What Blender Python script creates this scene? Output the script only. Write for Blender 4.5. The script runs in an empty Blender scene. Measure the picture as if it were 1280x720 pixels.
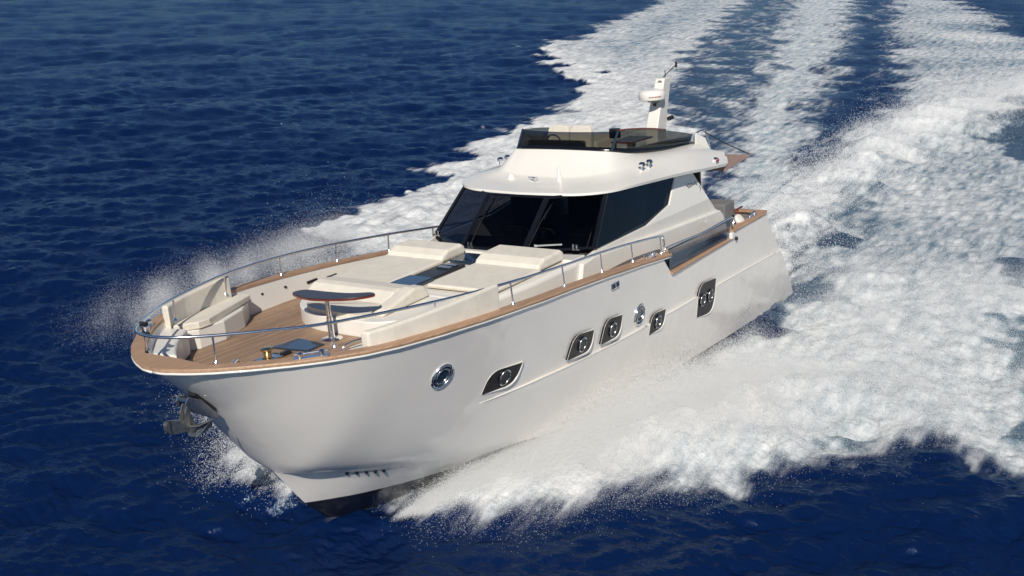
import bpy, bmesh, math, random
import numpy as np
from mathutils import Vector, Matrix

random.seed(7)
RNG = np.random.default_rng(11)
S = bpy.context.scene
COL = S.collection

# ---------------------------------------------------------------- camera
CAM_LOC = Vector((30.627, 13.202, 11.301))
CAM_F = Vector((-0.78095, -0.52613, -0.33660))
CAM_R = Vector((-0.55874, 0.82935, 0.0))
CAM_U = Vector((-0.27915, -0.18807, 0.94165))
cam_data = bpy.data.cameras.new('camera')
cam = bpy.data.objects.new('camera', cam_data)
COL.objects.link(cam)
m = Matrix.Identity(4)
for i in range(3):
    m[i][0], m[i][1], m[i][2], m[i][3] = CAM_R[i], CAM_U[i], -CAM_F[i], CAM_LOC[i]
cam.matrix_world = m
cam_data.sensor_width = 36.0
cam_data.lens = 36.0 * 1395.95 / 1280.0
cam_data.clip_end = 20000.0
cam_data.clip_start = 0.1
S.camera = cam

# ---------------------------------------------------------------- sky, sun, exposure
SUN_EL, SUN_AZ = math.radians(41.0), math.radians(27.0)      # azimuth from the bow towards the port side
world = bpy.data.worlds.new('World')
S.world = world
world.use_nodes = True
wn = world.node_tree.nodes
wl = world.node_tree.links
sky = wn.new('ShaderNodeTexSky')
sky.sky_type = 'NISHITA'
sky.sun_disc = False
sky.sun_elevation = SUN_EL
sky.sun_rotation = math.radians(90.0) - SUN_AZ
sky.air_density = 1.0
sky.dust_density = 0.05
sky.ozone_density = 3.0
sky.altitude = 2500.0
wl.new(sky.outputs[0], wn['Background'].inputs[0])
wn['Background'].inputs[1].default_value = 0.07
sd = bpy.data.lights.new('sun', 'SUN')
sd.energy = 4.6
sd.angle = math.radians(0.55)
sd.color = (1.0, 0.94, 0.85)
sun = bpy.data.objects.new('sun', sd)
COL.objects.link(sun)
to_sun = Vector((math.cos(SUN_EL) * math.cos(SUN_AZ), math.cos(SUN_EL) * math.sin(SUN_AZ), math.sin(SUN_EL)))
sun.rotation_euler = to_sun.to_track_quat('Z', 'Y').to_euler()
sun.location = (0, 0, 60)
S.view_settings.view_transform = 'Standard'
S.view_settings.look = 'None'
S.view_settings.gamma = 1.0
S.view_settings.exposure = 0.0
S.cycles.max_bounces = 10
S.cycles.transparent_max_bounces = 16
S.cycles.use_denoising = True

# ---------------------------------------------------------------- materials
def new_mat(name):
    mt = bpy.data.materials.new(name)
    mt.use_nodes = True
    nt = mt.node_tree
    return mt, nt, nt.nodes['Principled BSDF']

def node(nt, kind, **kw):
    n = nt.nodes.new(kind)
    for k_, v in kw.items():
        setattr(n, k_, v)
    return n

def ramp(nt, stops):
    r = nt.nodes.new('ShaderNodeValToRGB')
    e = r.color_ramp.elements
    e[0].position, e[0].color = stops[0][0], (*stops[0][1], 1)
    e[1].position, e[1].color = stops[-1][0], (*stops[-1][1], 1)
    for p_, c_ in stops[1:-1]:
        q = e.new(p_)
        q.color = (*c_, 1)
    return r

def simple(name, col, rough=0.4, metal=0.0, coat=0.0, var=0.06, scale=3.0, bump=0.0, bscale=60.0, spec=0.5):
    mt, nt, b = new_mat(name)
    tc = node(nt, 'ShaderNodeTexCoord')
    nz = node(nt, 'ShaderNodeTexNoise')
    nz.inputs['Scale'].default_value = scale
    nz.inputs['Detail'].default_value = 5
    nt.links.new(tc.outputs['Object'], nz.inputs['Vector'])
    lo = tuple(c * (1 - var) for c in col)
    hi = tuple(min(1, c * (1 + var)) for c in col)
    r = ramp(nt, [(0.3, lo), (0.7, hi)])
    nt.links.new(nz.outputs['Fac'], r.inputs[0])
    nt.links.new(r.outputs[0], b.inputs['Base Color'])
    mr = node(nt, 'ShaderNodeMapRange')
    mr.inputs['To Min'].default_value = rough * 0.8
    mr.inputs['To Max'].default_value = min(1, rough * 1.25)
    nt.links.new(nz.outputs['Fac'], mr.inputs['Value'])
    nt.links.new(mr.outputs[0], b.inputs['Roughness'])
    b.inputs['Metallic'].default_value = metal
    b.inputs['Coat Weight'].default_value = coat
    b.inputs['Coat Roughness'].default_value = 0.06
    b.inputs['Specular IOR Level'].default_value = spec
    if bump:
        n2 = node(nt, 'ShaderNodeTexNoise')
        n2.inputs['Scale'].default_value = bscale
        n2.inputs['Detail'].default_value = 4
        nt.links.new(tc.outputs['Object'], n2.inputs['Vector'])
        bp = node(nt, 'ShaderNodeBump')
        bp.inputs['Strength'].default_value = bump
        bp.inputs['Distance'].default_value = 0.01
        nt.links.new(n2.outputs['Fac'], bp.inputs['Height'])
        nt.links.new(bp.outputs[0], b.inputs['Normal'])
    return mt

M = {}
M['gel'] = simple('white_gelcoat', (0.74, 0.71, 0.65), 0.28, 0, 0.35, 0.025, 0.8)
M['inner'] = simple('inner_gelcoat', (0.76, 0.73, 0.67), 0.35, 0, 0.15, 0.03, 1.2)
M['cushion'] = simple('cream_upholstery', (0.70, 0.65, 0.555), 0.62, 0, 0, 0.05, 5, 0.25, 25)
M['cushion2'] = simple('cream_piping', (0.58, 0.51, 0.40), 0.6, 0, 0, 0.05, 5)
M['chrome'] = simple('polished_steel', (0.85, 0.85, 0.86), 0.2, 1.0, 0, 0.04, 8)
M['steel'] = simple('satin_steel', (0.55, 0.55, 0.54), 0.24, 1.0, 0, 0.1, 12)
M['galv'] = simple('galvanised_steel', (0.42, 0.42, 0.39), 0.24, 0.9, 0, 0.15, 14)
M['brass'] = simple('gilded_steel', (0.75, 0.58, 0.30), 0.18, 1.0, 0, 0.08, 12)
M['black'] = simple('black_fitting', (0.015, 0.015, 0.017), 0.35, 0, 0, 0.2, 10)
M['frame'] = simple('black_glazing_frame', (0.006, 0.0065, 0.009), 0.2, 0, 0.1, 0.2, 3)
M['rubber'] = simple('dark_rubber', (0.03, 0.03, 0.03), 0.6, 0, 0, 0.2, 10)
M['dark'] = simple('dark_interior', (0.03, 0.027, 0.026), 0.6, 0, 0, 0.25, 4)
M['brown'] = simple('brown_interior', (0.10, 0.06, 0.04), 0.5, 0, 0, 0.25, 4)
M['grey'] = simple('grey_canvas', (0.17, 0.165, 0.165), 0.75, 0, 0, 0.1, 8, 0.2, 90)
M['panel'] = simple('smoked_panel', (0.014, 0.013, 0.015), 0.3, 0, 0.0, 0.2, 3, spec=0.25)
M['redlens'] = simple('red_lens', (0.30, 0.015, 0.03), 0.15, 0, 0.5, 0.1, 10)
M['script'] = simple('grey_script', (0.16, 0.16, 0.18), 0.5, 0, 0, 0.1, 10)
M['mark'] = simple('pale_mark', (0.5, 0.52, 0.52), 0.5, 0, 0, 0.1, 10)
M['redmark'] = simple('red_mark', (0.35, 0.12, 0.10), 0.5, 0, 0, 0.1, 10)
M['awning'] = simple('rosy_teak_skirt', (0.36, 0.24, 0.20), 0.65, 0, 0, 0.08, 6)
M['mahog'] = simple('mahogany_edge', (0.16, 0.035, 0.02), 0.2, 0, 0.6, 0.15, 6)
M['tabletop'] = simple('dark_varnished_top', (0.035, 0.022, 0.024), 0.3, 0, 0.2, 0.2, 5)
M['hatchglass'] = simple('dark_hatch_glass', (0.02, 0.035, 0.055), 0.05, 0, 0.6, 0.1, 3)

def teak(name, plank, seam=True, lo=(0.27, 0.165, 0.10), hi=(0.42, 0.28, 0.18)):
    mt, nt, b = new_mat(name)
    tc = node(nt, 'ShaderNodeTexCoord')
    mp = node(nt, 'ShaderNodeMapping')
    mp.inputs['Scale'].default_value = (1.2, 22, 10)
    nt.links.new(tc.outputs['Object'], mp.inputs['Vector'])
    nz = node(nt, 'ShaderNodeTexNoise')
    nz.inputs['Scale'].default_value = 1.6
    nz.inputs['Detail'].default_value = 6
    nt.links.new(mp.outputs[0], nz.inputs['Vector'])
    r = ramp(nt, [(0.3, lo), (0.7, hi)])
    nt.links.new(nz.outputs['Fac'], r.inputs[0])
    last = r.outputs[0]
    if seam:
        sx = node(nt, 'ShaderNodeSeparateXYZ')
        nt.links.new(tc.outputs['Object'], sx.inputs[0])
        mu = node(nt, 'ShaderNodeMath', operation='MULTIPLY')
        mu.inputs[1].default_value = 1.0 / plank
        nt.links.new(sx.outputs['Y'], mu.inputs[0])
        fr = node(nt, 'ShaderNodeMath', operation='FRACT')
        nt.links.new(mu.outputs[0], fr.inputs[0])
        lt = node(nt, 'ShaderNodeMath', operation='LESS_THAN')
        lt.inputs[1].default_value = 0.16
        nt.links.new(fr.outputs[0], lt.inputs[0])
        # each plank a little lighter or darker
        fl = node(nt, 'ShaderNodeMath', operation='FLOOR')
        nt.links.new(mu.outputs[0], fl.inputs[0])
        wn_ = node(nt, 'ShaderNodeTexWhiteNoise', noise_dimensions='1D')
        nt.links.new(fl.outputs[0], wn_.inputs['W'])
        mr = node(nt, 'ShaderNodeMapRange')
        mr.inputs['To Min'].default_value = 0.8
        mr.inputs['To Max'].default_value = 1.12
        nt.links.new(wn_.outputs['Value'], mr.inputs['Value'])
        ml = node(nt, 'ShaderNodeMix', data_type='RGBA', blend_type='MULTIPLY')
        ml.inputs[0].default_value = 1.0
        nt.links.new(last, ml.inputs[6])
        nt.links.new(mr.outputs[0], ml.inputs[7])
        mx = node(nt, 'ShaderNodeMix', data_type='RGBA')
        nt.links.new(lt.outputs[0], mx.inputs[0])
        nt.links.new(ml.outputs[2], mx.inputs[6])
        mx.inputs[7].default_value = (0.09, 0.06, 0.045, 1)
        last = mx.outputs[2]
    nt.links.new(last, b.inputs['Base Color'])
    b.inputs['Roughness'].default_value = 0.55
    return mt
M['teakdeck'] = teak('teak_deck', 0.085)
M['teak'] = teak('teak_capping', 0.1, False, (0.33, 0.195, 0.115), (0.47, 0.30, 0.185))

def hull_mat():
    # pearl-white topsides over a black bottom paint; the boot line climbs towards the bow
    mt, nt, b = new_mat('hull_paint')
    tc = node(nt, 'ShaderNodeTexCoord')
    sx = node(nt, 'ShaderNodeSeparateXYZ')
    nt.links.new(tc.outputs['Object'], sx.inputs[0])
    mu = node(nt, 'ShaderNodeMath', operation='MULTIPLY_ADD')
    mu.inputs[1].default_value = 0.0535
    mu.inputs[2].default_value = -0.10 - 17.78 * 0.0535
    nt.links.new(sx.outputs['X'], mu.inputs[0])
    lt = node(nt, 'ShaderNodeMath', operation='LESS_THAN')
    nt.links.new(sx.outputs['Z'], lt.inputs[0])
    nt.links.new(mu.outputs[0], lt.inputs[1])
    nz = node(nt, 'ShaderNodeTexNoise')
    nz.inputs['Scale'].default_value = 0.7
    nz.inputs['Detail'].default_value = 5
    nt.links.new(tc.outputs['Object'], nz.inputs['Vector'])
    r = ramp(nt, [(0.3, (0.79, 0.735, 0.665)), (0.7, (0.83, 0.775, 0.705))])
    nt.links.new(nz.outputs['Fac'], r.inputs[0])
    mx = node(nt, 'ShaderNodeMix', data_type='RGBA')
    nt.links.new(lt.outputs[0], mx.inputs[0])
    nt.links.new(r.outputs[0], mx.inputs[6])
    mx.inputs[7].default_value = (0.012, 0.011, 0.012, 1)
    nt.links.new(mx.outputs[2], b.inputs['Base Color'])
    b.inputs['Roughness'].default_value = 0.30
    b.inputs['Coat Weight'].default_value = 0.9
    b.inputs['Coat Roughness'].default_value = 0.05
    n2 = node(nt, 'ShaderNodeTexNoise')
    n2.inputs['Scale'].default_value = 0.9
    n2.inputs['Detail'].default_value = 2
    nt.links.new(tc.outputs['Object'], n2.inputs['Vector'])
    bp = node(nt, 'ShaderNodeBump')
    bp.inputs['Strength'].default_value = 0.5
    bp.inputs['Distance'].default_value = 0.14
    nt.links.new(n2.outputs['Fac'], bp.inputs['Height'])
    nt.links.new(bp.outputs[0], b.inputs['Coat Normal'])
    return mt
M['hull'] = hull_mat()

def tint_glass(name, tint, rough=0.02, ior=1.32):
    mt = bpy.data.materials.new(name)
    mt.use_nodes = True
    nt = mt.node_tree
    nt.nodes.remove(nt.nodes['Principled BSDF'])
    out = nt.nodes['Material Output']
    tr = node(nt, 'ShaderNodeBsdfTransparent')
    tr.inputs[0].default_value = (*tint, 1)
    gl = node(nt, 'ShaderNodeBsdfGlossy')
    gl.inputs['Roughness'].default_value = rough
    fz = node(nt, 'ShaderNodeFresnel')
    fz.inputs[0].default_value = ior
    mx = node(nt, 'ShaderNodeMixShader')
    # the back face of the pane only lets the light through (no false total reflection)
    ge = node(nt, 'ShaderNodeNewGeometry')
    iv = node(nt, 'ShaderNodeMath', operation='SUBTRACT')
    iv.inputs[0].default_value = 1.0
    nt.links.new(ge.outputs['Backfacing'], iv.inputs[1])
    mu = node(nt, 'ShaderNodeMath', operation='MULTIPLY')
    nt.links.new(fz.outputs[0], mu.inputs[0])
    nt.links.new(iv.outputs[0], mu.inputs[1])
    nt.links.new(mu.outputs[0], mx.inputs[0])
    gl.inputs[0].default_value = (0.62, 0.78, 1.0, 1)
    nt.links.new(tr.outputs[0], mx.inputs[1])
    nt.links.new(gl.outputs[0], mx.inputs[2])
    nt.links.new(mx.outputs[0], out.inputs[0])
    return mt
M['glass'] = tint_glass('tinted_cabin_glass', (0.42, 0.43, 0.46))
M['fbglass'] = tint_glass('smoked_windscreen', (0.42, 0.42, 0.39))
M['bulglass'] = tint_glass('smoked_bulwark_glass', (0.62, 0.62, 0.64), 0.03, 1.9)

# ---------------------------------------------------------------- mesh helpers
def link_mesh(name, verts, faces, mat, parent=None, smooth=None, bevel=0.0, segs=2, subsurf=0):
    me = bpy.data.meshes.new(name)
    me.from_pydata([tuple(v) for v in verts], [], [tuple(f) for f in faces])
    bm = bmesh.new()
    bm.from_mesh(me)
    bmesh.ops.recalc_face_normals(bm, faces=bm.faces)
    bm.to_mesh(me)
    bm.free()
    me.materials.append(M[mat] if isinstance(mat, str) else mat)
    o = bpy.data.objects.new(name, me)
    COL.objects.link(o)
    if parent is not None:
        o.parent = parent
    if bevel:
        b = o.modifiers.new('bevel', 'BEVEL')
        b.width = bevel
        b.segments = segs
        b.limit_method = 'ANGLE'
        b.angle_limit = math.radians(35)
    if subsurf:
        s_ = o.modifiers.new('subd', 'SUBSURF')
        s_.levels = s_.render_levels = subsurf
    if smooth is not None:
        for p_ in me.polygons:
            p_.use_smooth = True
        if smooth < 180:
            me.set_sharp_from_angle(angle=math.radians(smooth))
    return o

class MB:
    """collects pieces of ONE part"""
    def __init__(self):
        self.v, self.f = [], []
    def add(self, vs, fs):
        n = len(self.v)
        self.v += [tuple(v) for v in vs]
        self.f += [tuple(i + n for i in f) for f in fs]
        return self
    def prism(self, poly, z0, z1):
        n = len(poly)
        g = lambda z, p: z(p[0], p[1]) if callable(z) else z
        vs = [(p[0], p[1], g(z0, p)) for p in poly] + [(p[0], p[1], g(z1, p)) for p in poly]
        fs = [tuple(range(n))[::-1], tuple(range(n, 2 * n))] + [(i, (i + 1) % n, n + (i + 1) % n, n + i) for i in range(n)]
        return self.add(vs, fs)
    def xz(self, poly, y0, y1):
        n = len(poly)
        g = lambda y, p: y(p[0], p[1]) if callable(y) else y
        vs = [(p[0], g(y0, p), p[1]) for p in poly] + [(p[0], g(y1, p), p[1]) for p in poly]
        fs = [tuple(range(n))[::-1], tuple(range(n, 2 * n))] + [(i, (i + 1) % n, n + (i + 1) % n, n + i) for i in range(n)]
        return self.add(vs, fs)
    def box(self, c, s, rz=0.0):
        ca, sa = math.cos(rz), math.sin(rz)
        vs = []
        for k_ in (-1, 1):
            for x_, y_ in ((-1, -1), (1, -1), (1, 1), (-1, 1)):
                a, b_ = x_ * s[0] / 2, y_ * s[1] / 2
                vs.append((c[0] + a * ca - b_ * sa, c[1] + a * sa + b_ * ca, c[2] + k_ * s[2] / 2))
        return self.add(vs, [(3, 2, 1, 0), (4, 5, 6, 7), (0, 1, 5, 4), (1, 2, 6, 5), (2, 3, 7, 6), (3, 0, 4, 7)])
    def slab(self, poly3, th):
        p = [Vector(q) for q in poly3]
        nrm = Vector((0, 0, 0))
        for i in range(len(p)):
            nrm += (p[i] - p[0]).cross(p[(i + 1) % len(p)] - p[0])
        nrm.normalize()
        n = len(p)
        vs = [q + nrm * th / 2 for q in p] + [q - nrm * th / 2 for q in p]
        fs = [tuple(range(n)), tuple(range(n, 2 * n))[::-1]] + [(i, n + i, n + (i + 1) % n, (i + 1) % n) for i in range(n)]
        return self.add(vs, fs)
    def tube(self, pts, r, seg=10, closed=False, caps=True):
        P_ = [Vector(q) for q in pts]
        n = len(P_)
        rr = r if isinstance(r, (list, tuple)) else [r] * n
        vs, fs = [], []
        up = Vector((0.13, 0.21, 1)).normalized()
        for i, q in enumerate(P_):
            a = P_[(i - 1) % n] if closed else P_[max(0, i - 1)]
            b_ = P_[(i + 1) % n] if closed else P_[min(n - 1, i + 1)]
            t = (b_ - a).normalized()
            if abs(t.dot(up)) > 0.97:
                u_ = t.cross(Vector((1, 0.2, 0))).normalized()
            else:
                u_ = t.cross(up).normalized()
            w_ = t.cross(u_)
            for j in range(seg):
                an = 2 * math.pi * j / seg
                vs.append(q + (u_ * math.cos(an) + w_ * math.sin(an)) * rr[i])
        for i in range(n if closed else n - 1):
            for j in range(seg):
                i2 = (i + 1) % n
                fs.append((i * seg + j, i * seg + (j + 1) % seg, i2 * seg + (j + 1) % seg, i2 * seg + j))
        if caps and not closed:
            fs.append(tuple(range(seg))[::-1])
            fs.append(tuple(range((n - 1) * seg, n * seg)))
        return self.add(vs, fs)
    def lathe(self, prof, c=(0, 0, 0), seg=24, mat=None):
        vs, fs = [], []
        for r_, z_ in prof:
            for j in range(seg):
                an = 2 * math.pi * j / seg
                v = Vector((r_ * math.cos(an), r_ * math.sin(an), z_))
                if mat is not None:
                    v = mat @ v
                vs.append((v.x + c[0], v.y + c[1], v.z + c[2]))
        for i in range(len(prof) - 1):
            for j in range(seg):
                fs.append((i * seg + j, i * seg + (j + 1) % seg, (i + 1) * seg + (j + 1) % seg, (i + 1) * seg + j))
        fs.append(tuple(range(seg))[::-1])
        fs.append(tuple(range((len(prof) - 1) * seg, len(prof) * seg)))
        return self.add(vs, fs)
    def build(self, name, mat, parent=None, **kw):
        return link_mesh(name, self.v, self.f, mat, parent, **kw)

def smooth_path(pts, n=8, closed=False):
    """Catmull-Rom through the points"""
    P_ = [Vector(q) for q in pts]
    N = len(P_)
    out = []
    for i in range(N if closed else N - 1):
        p0 = P_[(i - 1) % N] if closed or i > 0 else P_[0] * 2 - P_[1]
        p1, p2 = P_[i], P_[(i + 1) % N]
        p3 = P_[(i + 2) % N] if closed or i + 2 < N else P_[-1] * 2 - P_[-2]
        for k_ in range(n):
            t = k_ / n
            out.append(0.5 * ((2 * p1) + (p2 - p0) * t + (2 * p0 - 5 * p1 + 4 * p2 - p3) * t * t + (3 * p1 - p0 - 3 * p2 + p3) * t ** 3))
    if not closed:
        out.append(P_[-1])
    return out

def tab(t):
    xs = np.array([a for a, _ in t], float)
    ys = np.array([b for _, b in t], float)
    def f(x):
        return float(np.interp(x, xs, ys))
    return f

# ================================================================= the yacht
# ship's own axes: x towards the bow, y to port, z up
def empty(name, label, cat, mat=None, group=None):
    o = bpy.data.objects.new(name, None)
    COL.objects.link(o)
    o.empty_display_size = 0.3
    if mat is not None:
        o.matrix_world = mat
    o['label'] = label
    o['category'] = cat
    if group:
        o['group'] = group
    return o

def empty_part(name, parent):
    o = bpy.data.objects.new(name, None)
    COL.objects.link(o)
    o.empty_display_size = 0.2
    o.parent = parent
    return o

SHIP = Matrix(((0.99994589, -0.00102273, -0.01035216, 0.0),
               (0.0, 0.99515532, -0.09831521, 0.0),
               (0.01040255, 0.09830989, 0.99510148, 0.60318),
               (0, 0, 0, 1)))
Y = empty('motor_yacht', 'cream white flybridge motor yacht with teak trim racing across the sea', 'motor yacht', SHIP)

gun_t = tab([(0, 0), (0.008, 0.15), (0.04, 0.33), (0.09, 0.48), (0.2, 0.71), (0.35, 0.96), (0.6, 1.29), (0.77, 1.47), (1.16, 1.86), (1.56, 2.19), (2.1, 2.52),
             (2.7, 2.74), (3.56, 2.93), (4.56, 3.06), (5.4, 3.12), (6.3, 3.14), (7.1, 3.12), (9.46, 3.03), (11.96, 2.87), (15.6, 2.75), (18.4, 2.65), (22, 2.55)])
chi_t = tab([(0, 0), (0.08, 0.13), (0.2, 0.26), (0.45, 0.46), (1.3, 1.13), (1.72, 1.38), (2.3, 1.68), (3.45, 2.0), (5.45, 2.27), (8.45, 2.42), (12, 2.45), (22, 2.42)])
chi_z = tab([(-1, -1.12), (2, -1.0), (3.8, -0.88), (9.9, -0.55), (13, -0.2), (15, 0.14), (16.2, 0.36), (17, 0.47), (18, 0.66), (18.46, 0.78), (21, 0.78)])
she_z = tab([(-1, 2.0), (2.19, 2.03), (4.7, 2.09), (8.6, 2.46), (10.04, 2.651), (11.56, 2.834), (13.2, 3.0), (14.93, 3.147), (16.73, 3.27), (18.53, 3.37), (20, 3.445), (20.56, 3.46)])
knu_z = tab([(-1, 0.6), (1.6, 0.73), (5.26, 0.92), (7.9, 1.01), (11.42, 1.19), (13.8, 1.35), (15.54, 1.42), (18, 1.85), (21, 2.4)])
stem_x = tab([(-1.5, 15.2), (-1.2, 16.2), (-0.79, 17.1), (-0.46, 17.5), (-0.13, 17.83), (0.78, 18.46), (1.56, 18.97), (2.44, 19.56), (2.78, 19.86), (2.98, 20.06), (3.36, 20.42), (3.46, 20.56)])
keel_z = tab([(-1, -1.55), (14, -1.55), (15.2, -1.5), (16.2, -1.2), (17.1, -0.79), (17.5, -0.46), (17.83, -0.13), (18.46, 0.78)])
def tran_x(z):
    return 0.52 + 0.82 * z
def deck_z(x):
    return 2.683 + 0.04 * (x - 16.68) if x > 9 else 2.376 + 0.075 * (x - 9)
def sstep(a, b, v):
    t = min(1, max(0, (v - a) / (b - a)))
    return t * t * (3 - 2 * t)
stem_z = tab([(15.2, -1.5), (16.2, -1.2), (17.1, -0.79), (17.5, -0.46), (17.83, -0.13), (18.46, 0.78), (18.97, 1.56), (19.56, 2.44), (19.86, 2.78), (20.06, 2.98), (20.42, 3.36), (20.56, 3.46)])
fair = tab([(10, 0.9), (13, 0.85), (15, 0.78), (17, 0.62), (18.2, 0.53), (19, 0.49), (21, 0.48)])
def hull_y(x, z):
    if x < 18.46:
        zl, yl = chi_z(x), chi_t(18.46 - x)
    else:
        zl, yl = stem_z(x), 0.0
    zg = she_z(x)
    s_ = min(1.0, max(0.0, (z - zl) / max(zg - zl, 1e-4)))
    y = yl + (gun_t(20.56 - x) - yl) * s_ ** fair(x)
    y += 0.06 * math.sin(math.pi * s_) * (1 - sstep(13, 17, x))
    step = 0.045 * (1 - sstep(-0.02, 0.02, z - knu_z(x))) * (1 - sstep(13.6, 15.6, x))
    return y + step
def gun_y(x):
    return gun_t(20.56 - x)
def inner_y(x):
    return max(0.05, gun_y(x) - (0.185 + 0.12 * sstep(18.3, 19.8, x)))
def top_z(x):
    # sheer with the cut-out amidships that holds the glass bulwark
    z = she_z(x)
    if 4.80 <= x <= 8.42:
        z = 1.92 + (x - 4.84) * 0.0205
    return z

def hull():
    gx = [20.56, 20.553, 20.53, 20.49, 20.44, 20.36, 20.26, 20.14, 20.0, 19.82, 19.6, 19.35, 19.1, 18.8, 18.5, 18.1, 17.7, 17.3, 16.9, 16.4, 15.9, 15.4, 14.9, 14.4, 13.9, 13.3,
          12.6, 11.9, 11.2, 10.5, 9.9, 9.3, 8.9, 8.62, 8.41, 8.0, 7.4, 6.8, 6.2, 5.6, 5.1, 4.81, 4.70, 4.3, 3.9, 3.4, 2.9, 2.5, 2.19]
    lo, hi = 9, 13
    X0, X1 = gx[0], gx[-1]
    vs, fs = [], []
    nr = 5 + lo + 3 + hi
    for side in (1, -1):
        base = len(vs)
        for gi, g in enumerate(gx):
            u_ = (X0 - g) / (X0 - X1)
            xc = 18.46 + (tran_x(-1.0) - 18.46) * u_
            zc = chi_z(xc)
            zt = top_z(g)
            xk = g if g < 18 else 18
            zk = knu_z(xc + (g - xc) * 0.55) if u_ > 0 else 2.1
            zk = min(zk, zt - 0.1)
            zr = [zc + (zk - 0.03 - zc) * i / (lo - 1) for i in range(lo)] + [zk - 0.015, zk, zk + 0.015] + [zk + 0.03 + (zt - zk - 0.03) * i / (hi - 1) for i in range(hi)]
            for i in range(5):
                a = i / 5
                zz = keel_z(xc) + (zc - keel_z(xc)) * a
                vs.append((xc, side * chi_t(18.46 - xc) * a, zz))
            z0s = [0.78 + (2.07 - 0.78) * i / (lo - 1) for i in range(lo)] + [2.085, 2.1, 2.115] + [2.13 + (3.46 - 2.13) * i / (hi - 1) for i in range(hi)]
            for zz, z0 in zip(zr, z0s):
                xs_ = stem_x(z0)
                xx = xs_ + (tran_x(zz) - xs_) * u_
                if gi > 0:
                    xx = min(xx, stem_x(zz) - 0.0005)
                yy = hull_y(xx, zz) if gi > 0 else 0.0
                vs.append((xx, side * yy, zz if gi > 0 else z0))
        for i in range(len(gx) - 1):
            for j in range(nr - 1):
                a = base + i * nr + j
                q = (a, a + 1, a + nr + 1, a + nr)
                fs.append(q if side > 0 else q[::-1])
    # transom
    n0 = (len(gx) - 1) * nr
    n1 = n0 + len(gx) * nr
    fs.append(tuple(n0 + j for j in range(nr)) + tuple(n1 + j for j in range(nr))[::-1])
    o = link_mesh('hull', vs, fs, 'hull', Y)
    bm = bmesh.new()
    bm.from_mesh(o.data)
    bmesh.ops.remove_doubles(bm, verts=bm.verts, dist=0.0006)
    bmesh.ops.recalc_face_normals(bm, faces=bm.faces)
    bm.to_mesh(o.data)
    bm.free()
    for p_ in o.data.polygons:
        p_.use_smooth = True
    o.data.set_sharp_from_angle(angle=math.radians(28))
    return o
HULL = hull()

# ---- capping rail: teak strip along the sheer
def cap_run(xs, side, zfun, mb, h=0.035):
    n = len(xs)
    vs, fs = [], []
    for x in xs:
        yo, yi = gun_y(x) + 0.035, inner_y(x) - 0.02
        z = zfun(x)
        for y, dz in ((yo, -0.02), (yo + 0.008, 0.012), (yo - 0.012, h), (yi, h), (yi, -0.02)):
            vs.append((x + (0.03 if x > 20.5 else 0), side * y, z + dz))
    k_ = 5
    for i in range(n - 1):
        for j in range(k_):
            fs.append((i * k_ + j, i * k_ + (j + 1) % k_, (i + 1) * k_ + (j + 1) % k_, (i + 1) * k_ + j))
    fs.append(tuple(range(k_)))
    fs.append(tuple(range((n - 1) * k_, n * k_))[::-1])
    mb.add(vs, fs)
xs_f = [20.56, 20.553, 20.535, 20.5, 20.45, 20.38, 20.3, 20.2, 20.08, 19.94, 19.8] + list(np.linspace(19.62, 8.43, 60))
cap = MB()
for sd_ in (1, -1):
    cap_run(xs_f, sd_, she_z, cap)
    cap_run(list(np.linspace(4.69, 2.22, 12)), sd_, she_z, cap)
    cap_run(list(np.linspace(8.40, 4.83, 16)), sd_, top_z, cap)
# bow apron that closes the ring inside the stem
cap.prism([(20.57, -0.2), (20.57, 0.2), (20.36, 0.72), (20.12, 0.74), (20.08, 0.0), (20.12, -0.74), (20.36, -0.72)], lambda x, y: she_z(x) - 0.018, lambda x, y: she_z(x) + 0.0335)
cap.slab([(2.2, -2.62, 2.045), (2.2, 2.62, 2.045), (2.0, 2.62, 2.04), (2.0, -2.62, 2.04)], 0.05)
cap.build('capping_rail', 'teak', Y, smooth=40)
rub = MB()
for sd_ in (1, -1):
    rub.tube([(x + (0.02 if x > 20.5 else 0), sd_ * (gun_y(x) + 0.012), she_z(x) - 0.045) for x in xs_f], 0.022, 8)
rub.build('rubbing_strip', 'gel', Y, smooth=180)

# ---- bulwark lining and decks
def low_y(x):
    return max(0.02, min(inner_y(x) - 0.02, hull_y(x, deck_z(x)) - 0.07))
def lining(xs, zt):
    for sd_ in (1, -1):
        mb = MB()
        vs, fs = [], []
        for x in xs:
            vs += [(x, sd_ * inner_y(x), zt(x) + 0.01), (x, sd_ * (low_y(x) - 0.02), deck_z(x) - 0.02), (x, sd_ * (inner_y(x) + 0.06), zt(x) - 0.02), (x, sd_ * low_y(x), deck_z(x) - 0.02)]
        for i in range(len(xs) - 1):
            for a, b_ in ((0, 1), (1, 3), (3, 2), (2, 0)):
                fs.append((i * 4 + a, i * 4 + b_, i * 4 + 4 + b_, i * 4 + 4 + a))
        fs += [(0, 1, 3, 2), tuple(len(xs) * 4 - 4 + q for q in (0, 1, 3, 2))]
        mb.add(vs, fs)
        mb.build('bulwark', 'inner', Y, smooth=30)
lining(list(np.linspace(19.86, 8.45, 60)), she_z)
lining(list(np.linspace(4.68, 2.25, 8)), she_z)
dk_x = list(np.linspace(19.86, 2.3, 70))
dv = [(x, sd_ * (low_y(x) - 0.005), deck_z(x)) for x in dk_x for sd_ in (1, -1)]
df = [(2 * i, 2 * i + 1, 2 * i + 3, 2 * i + 2) for i in range(len(dk_x) - 1)]
link_mesh('deck', dv, df, 'teakdeck', Y)

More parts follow.
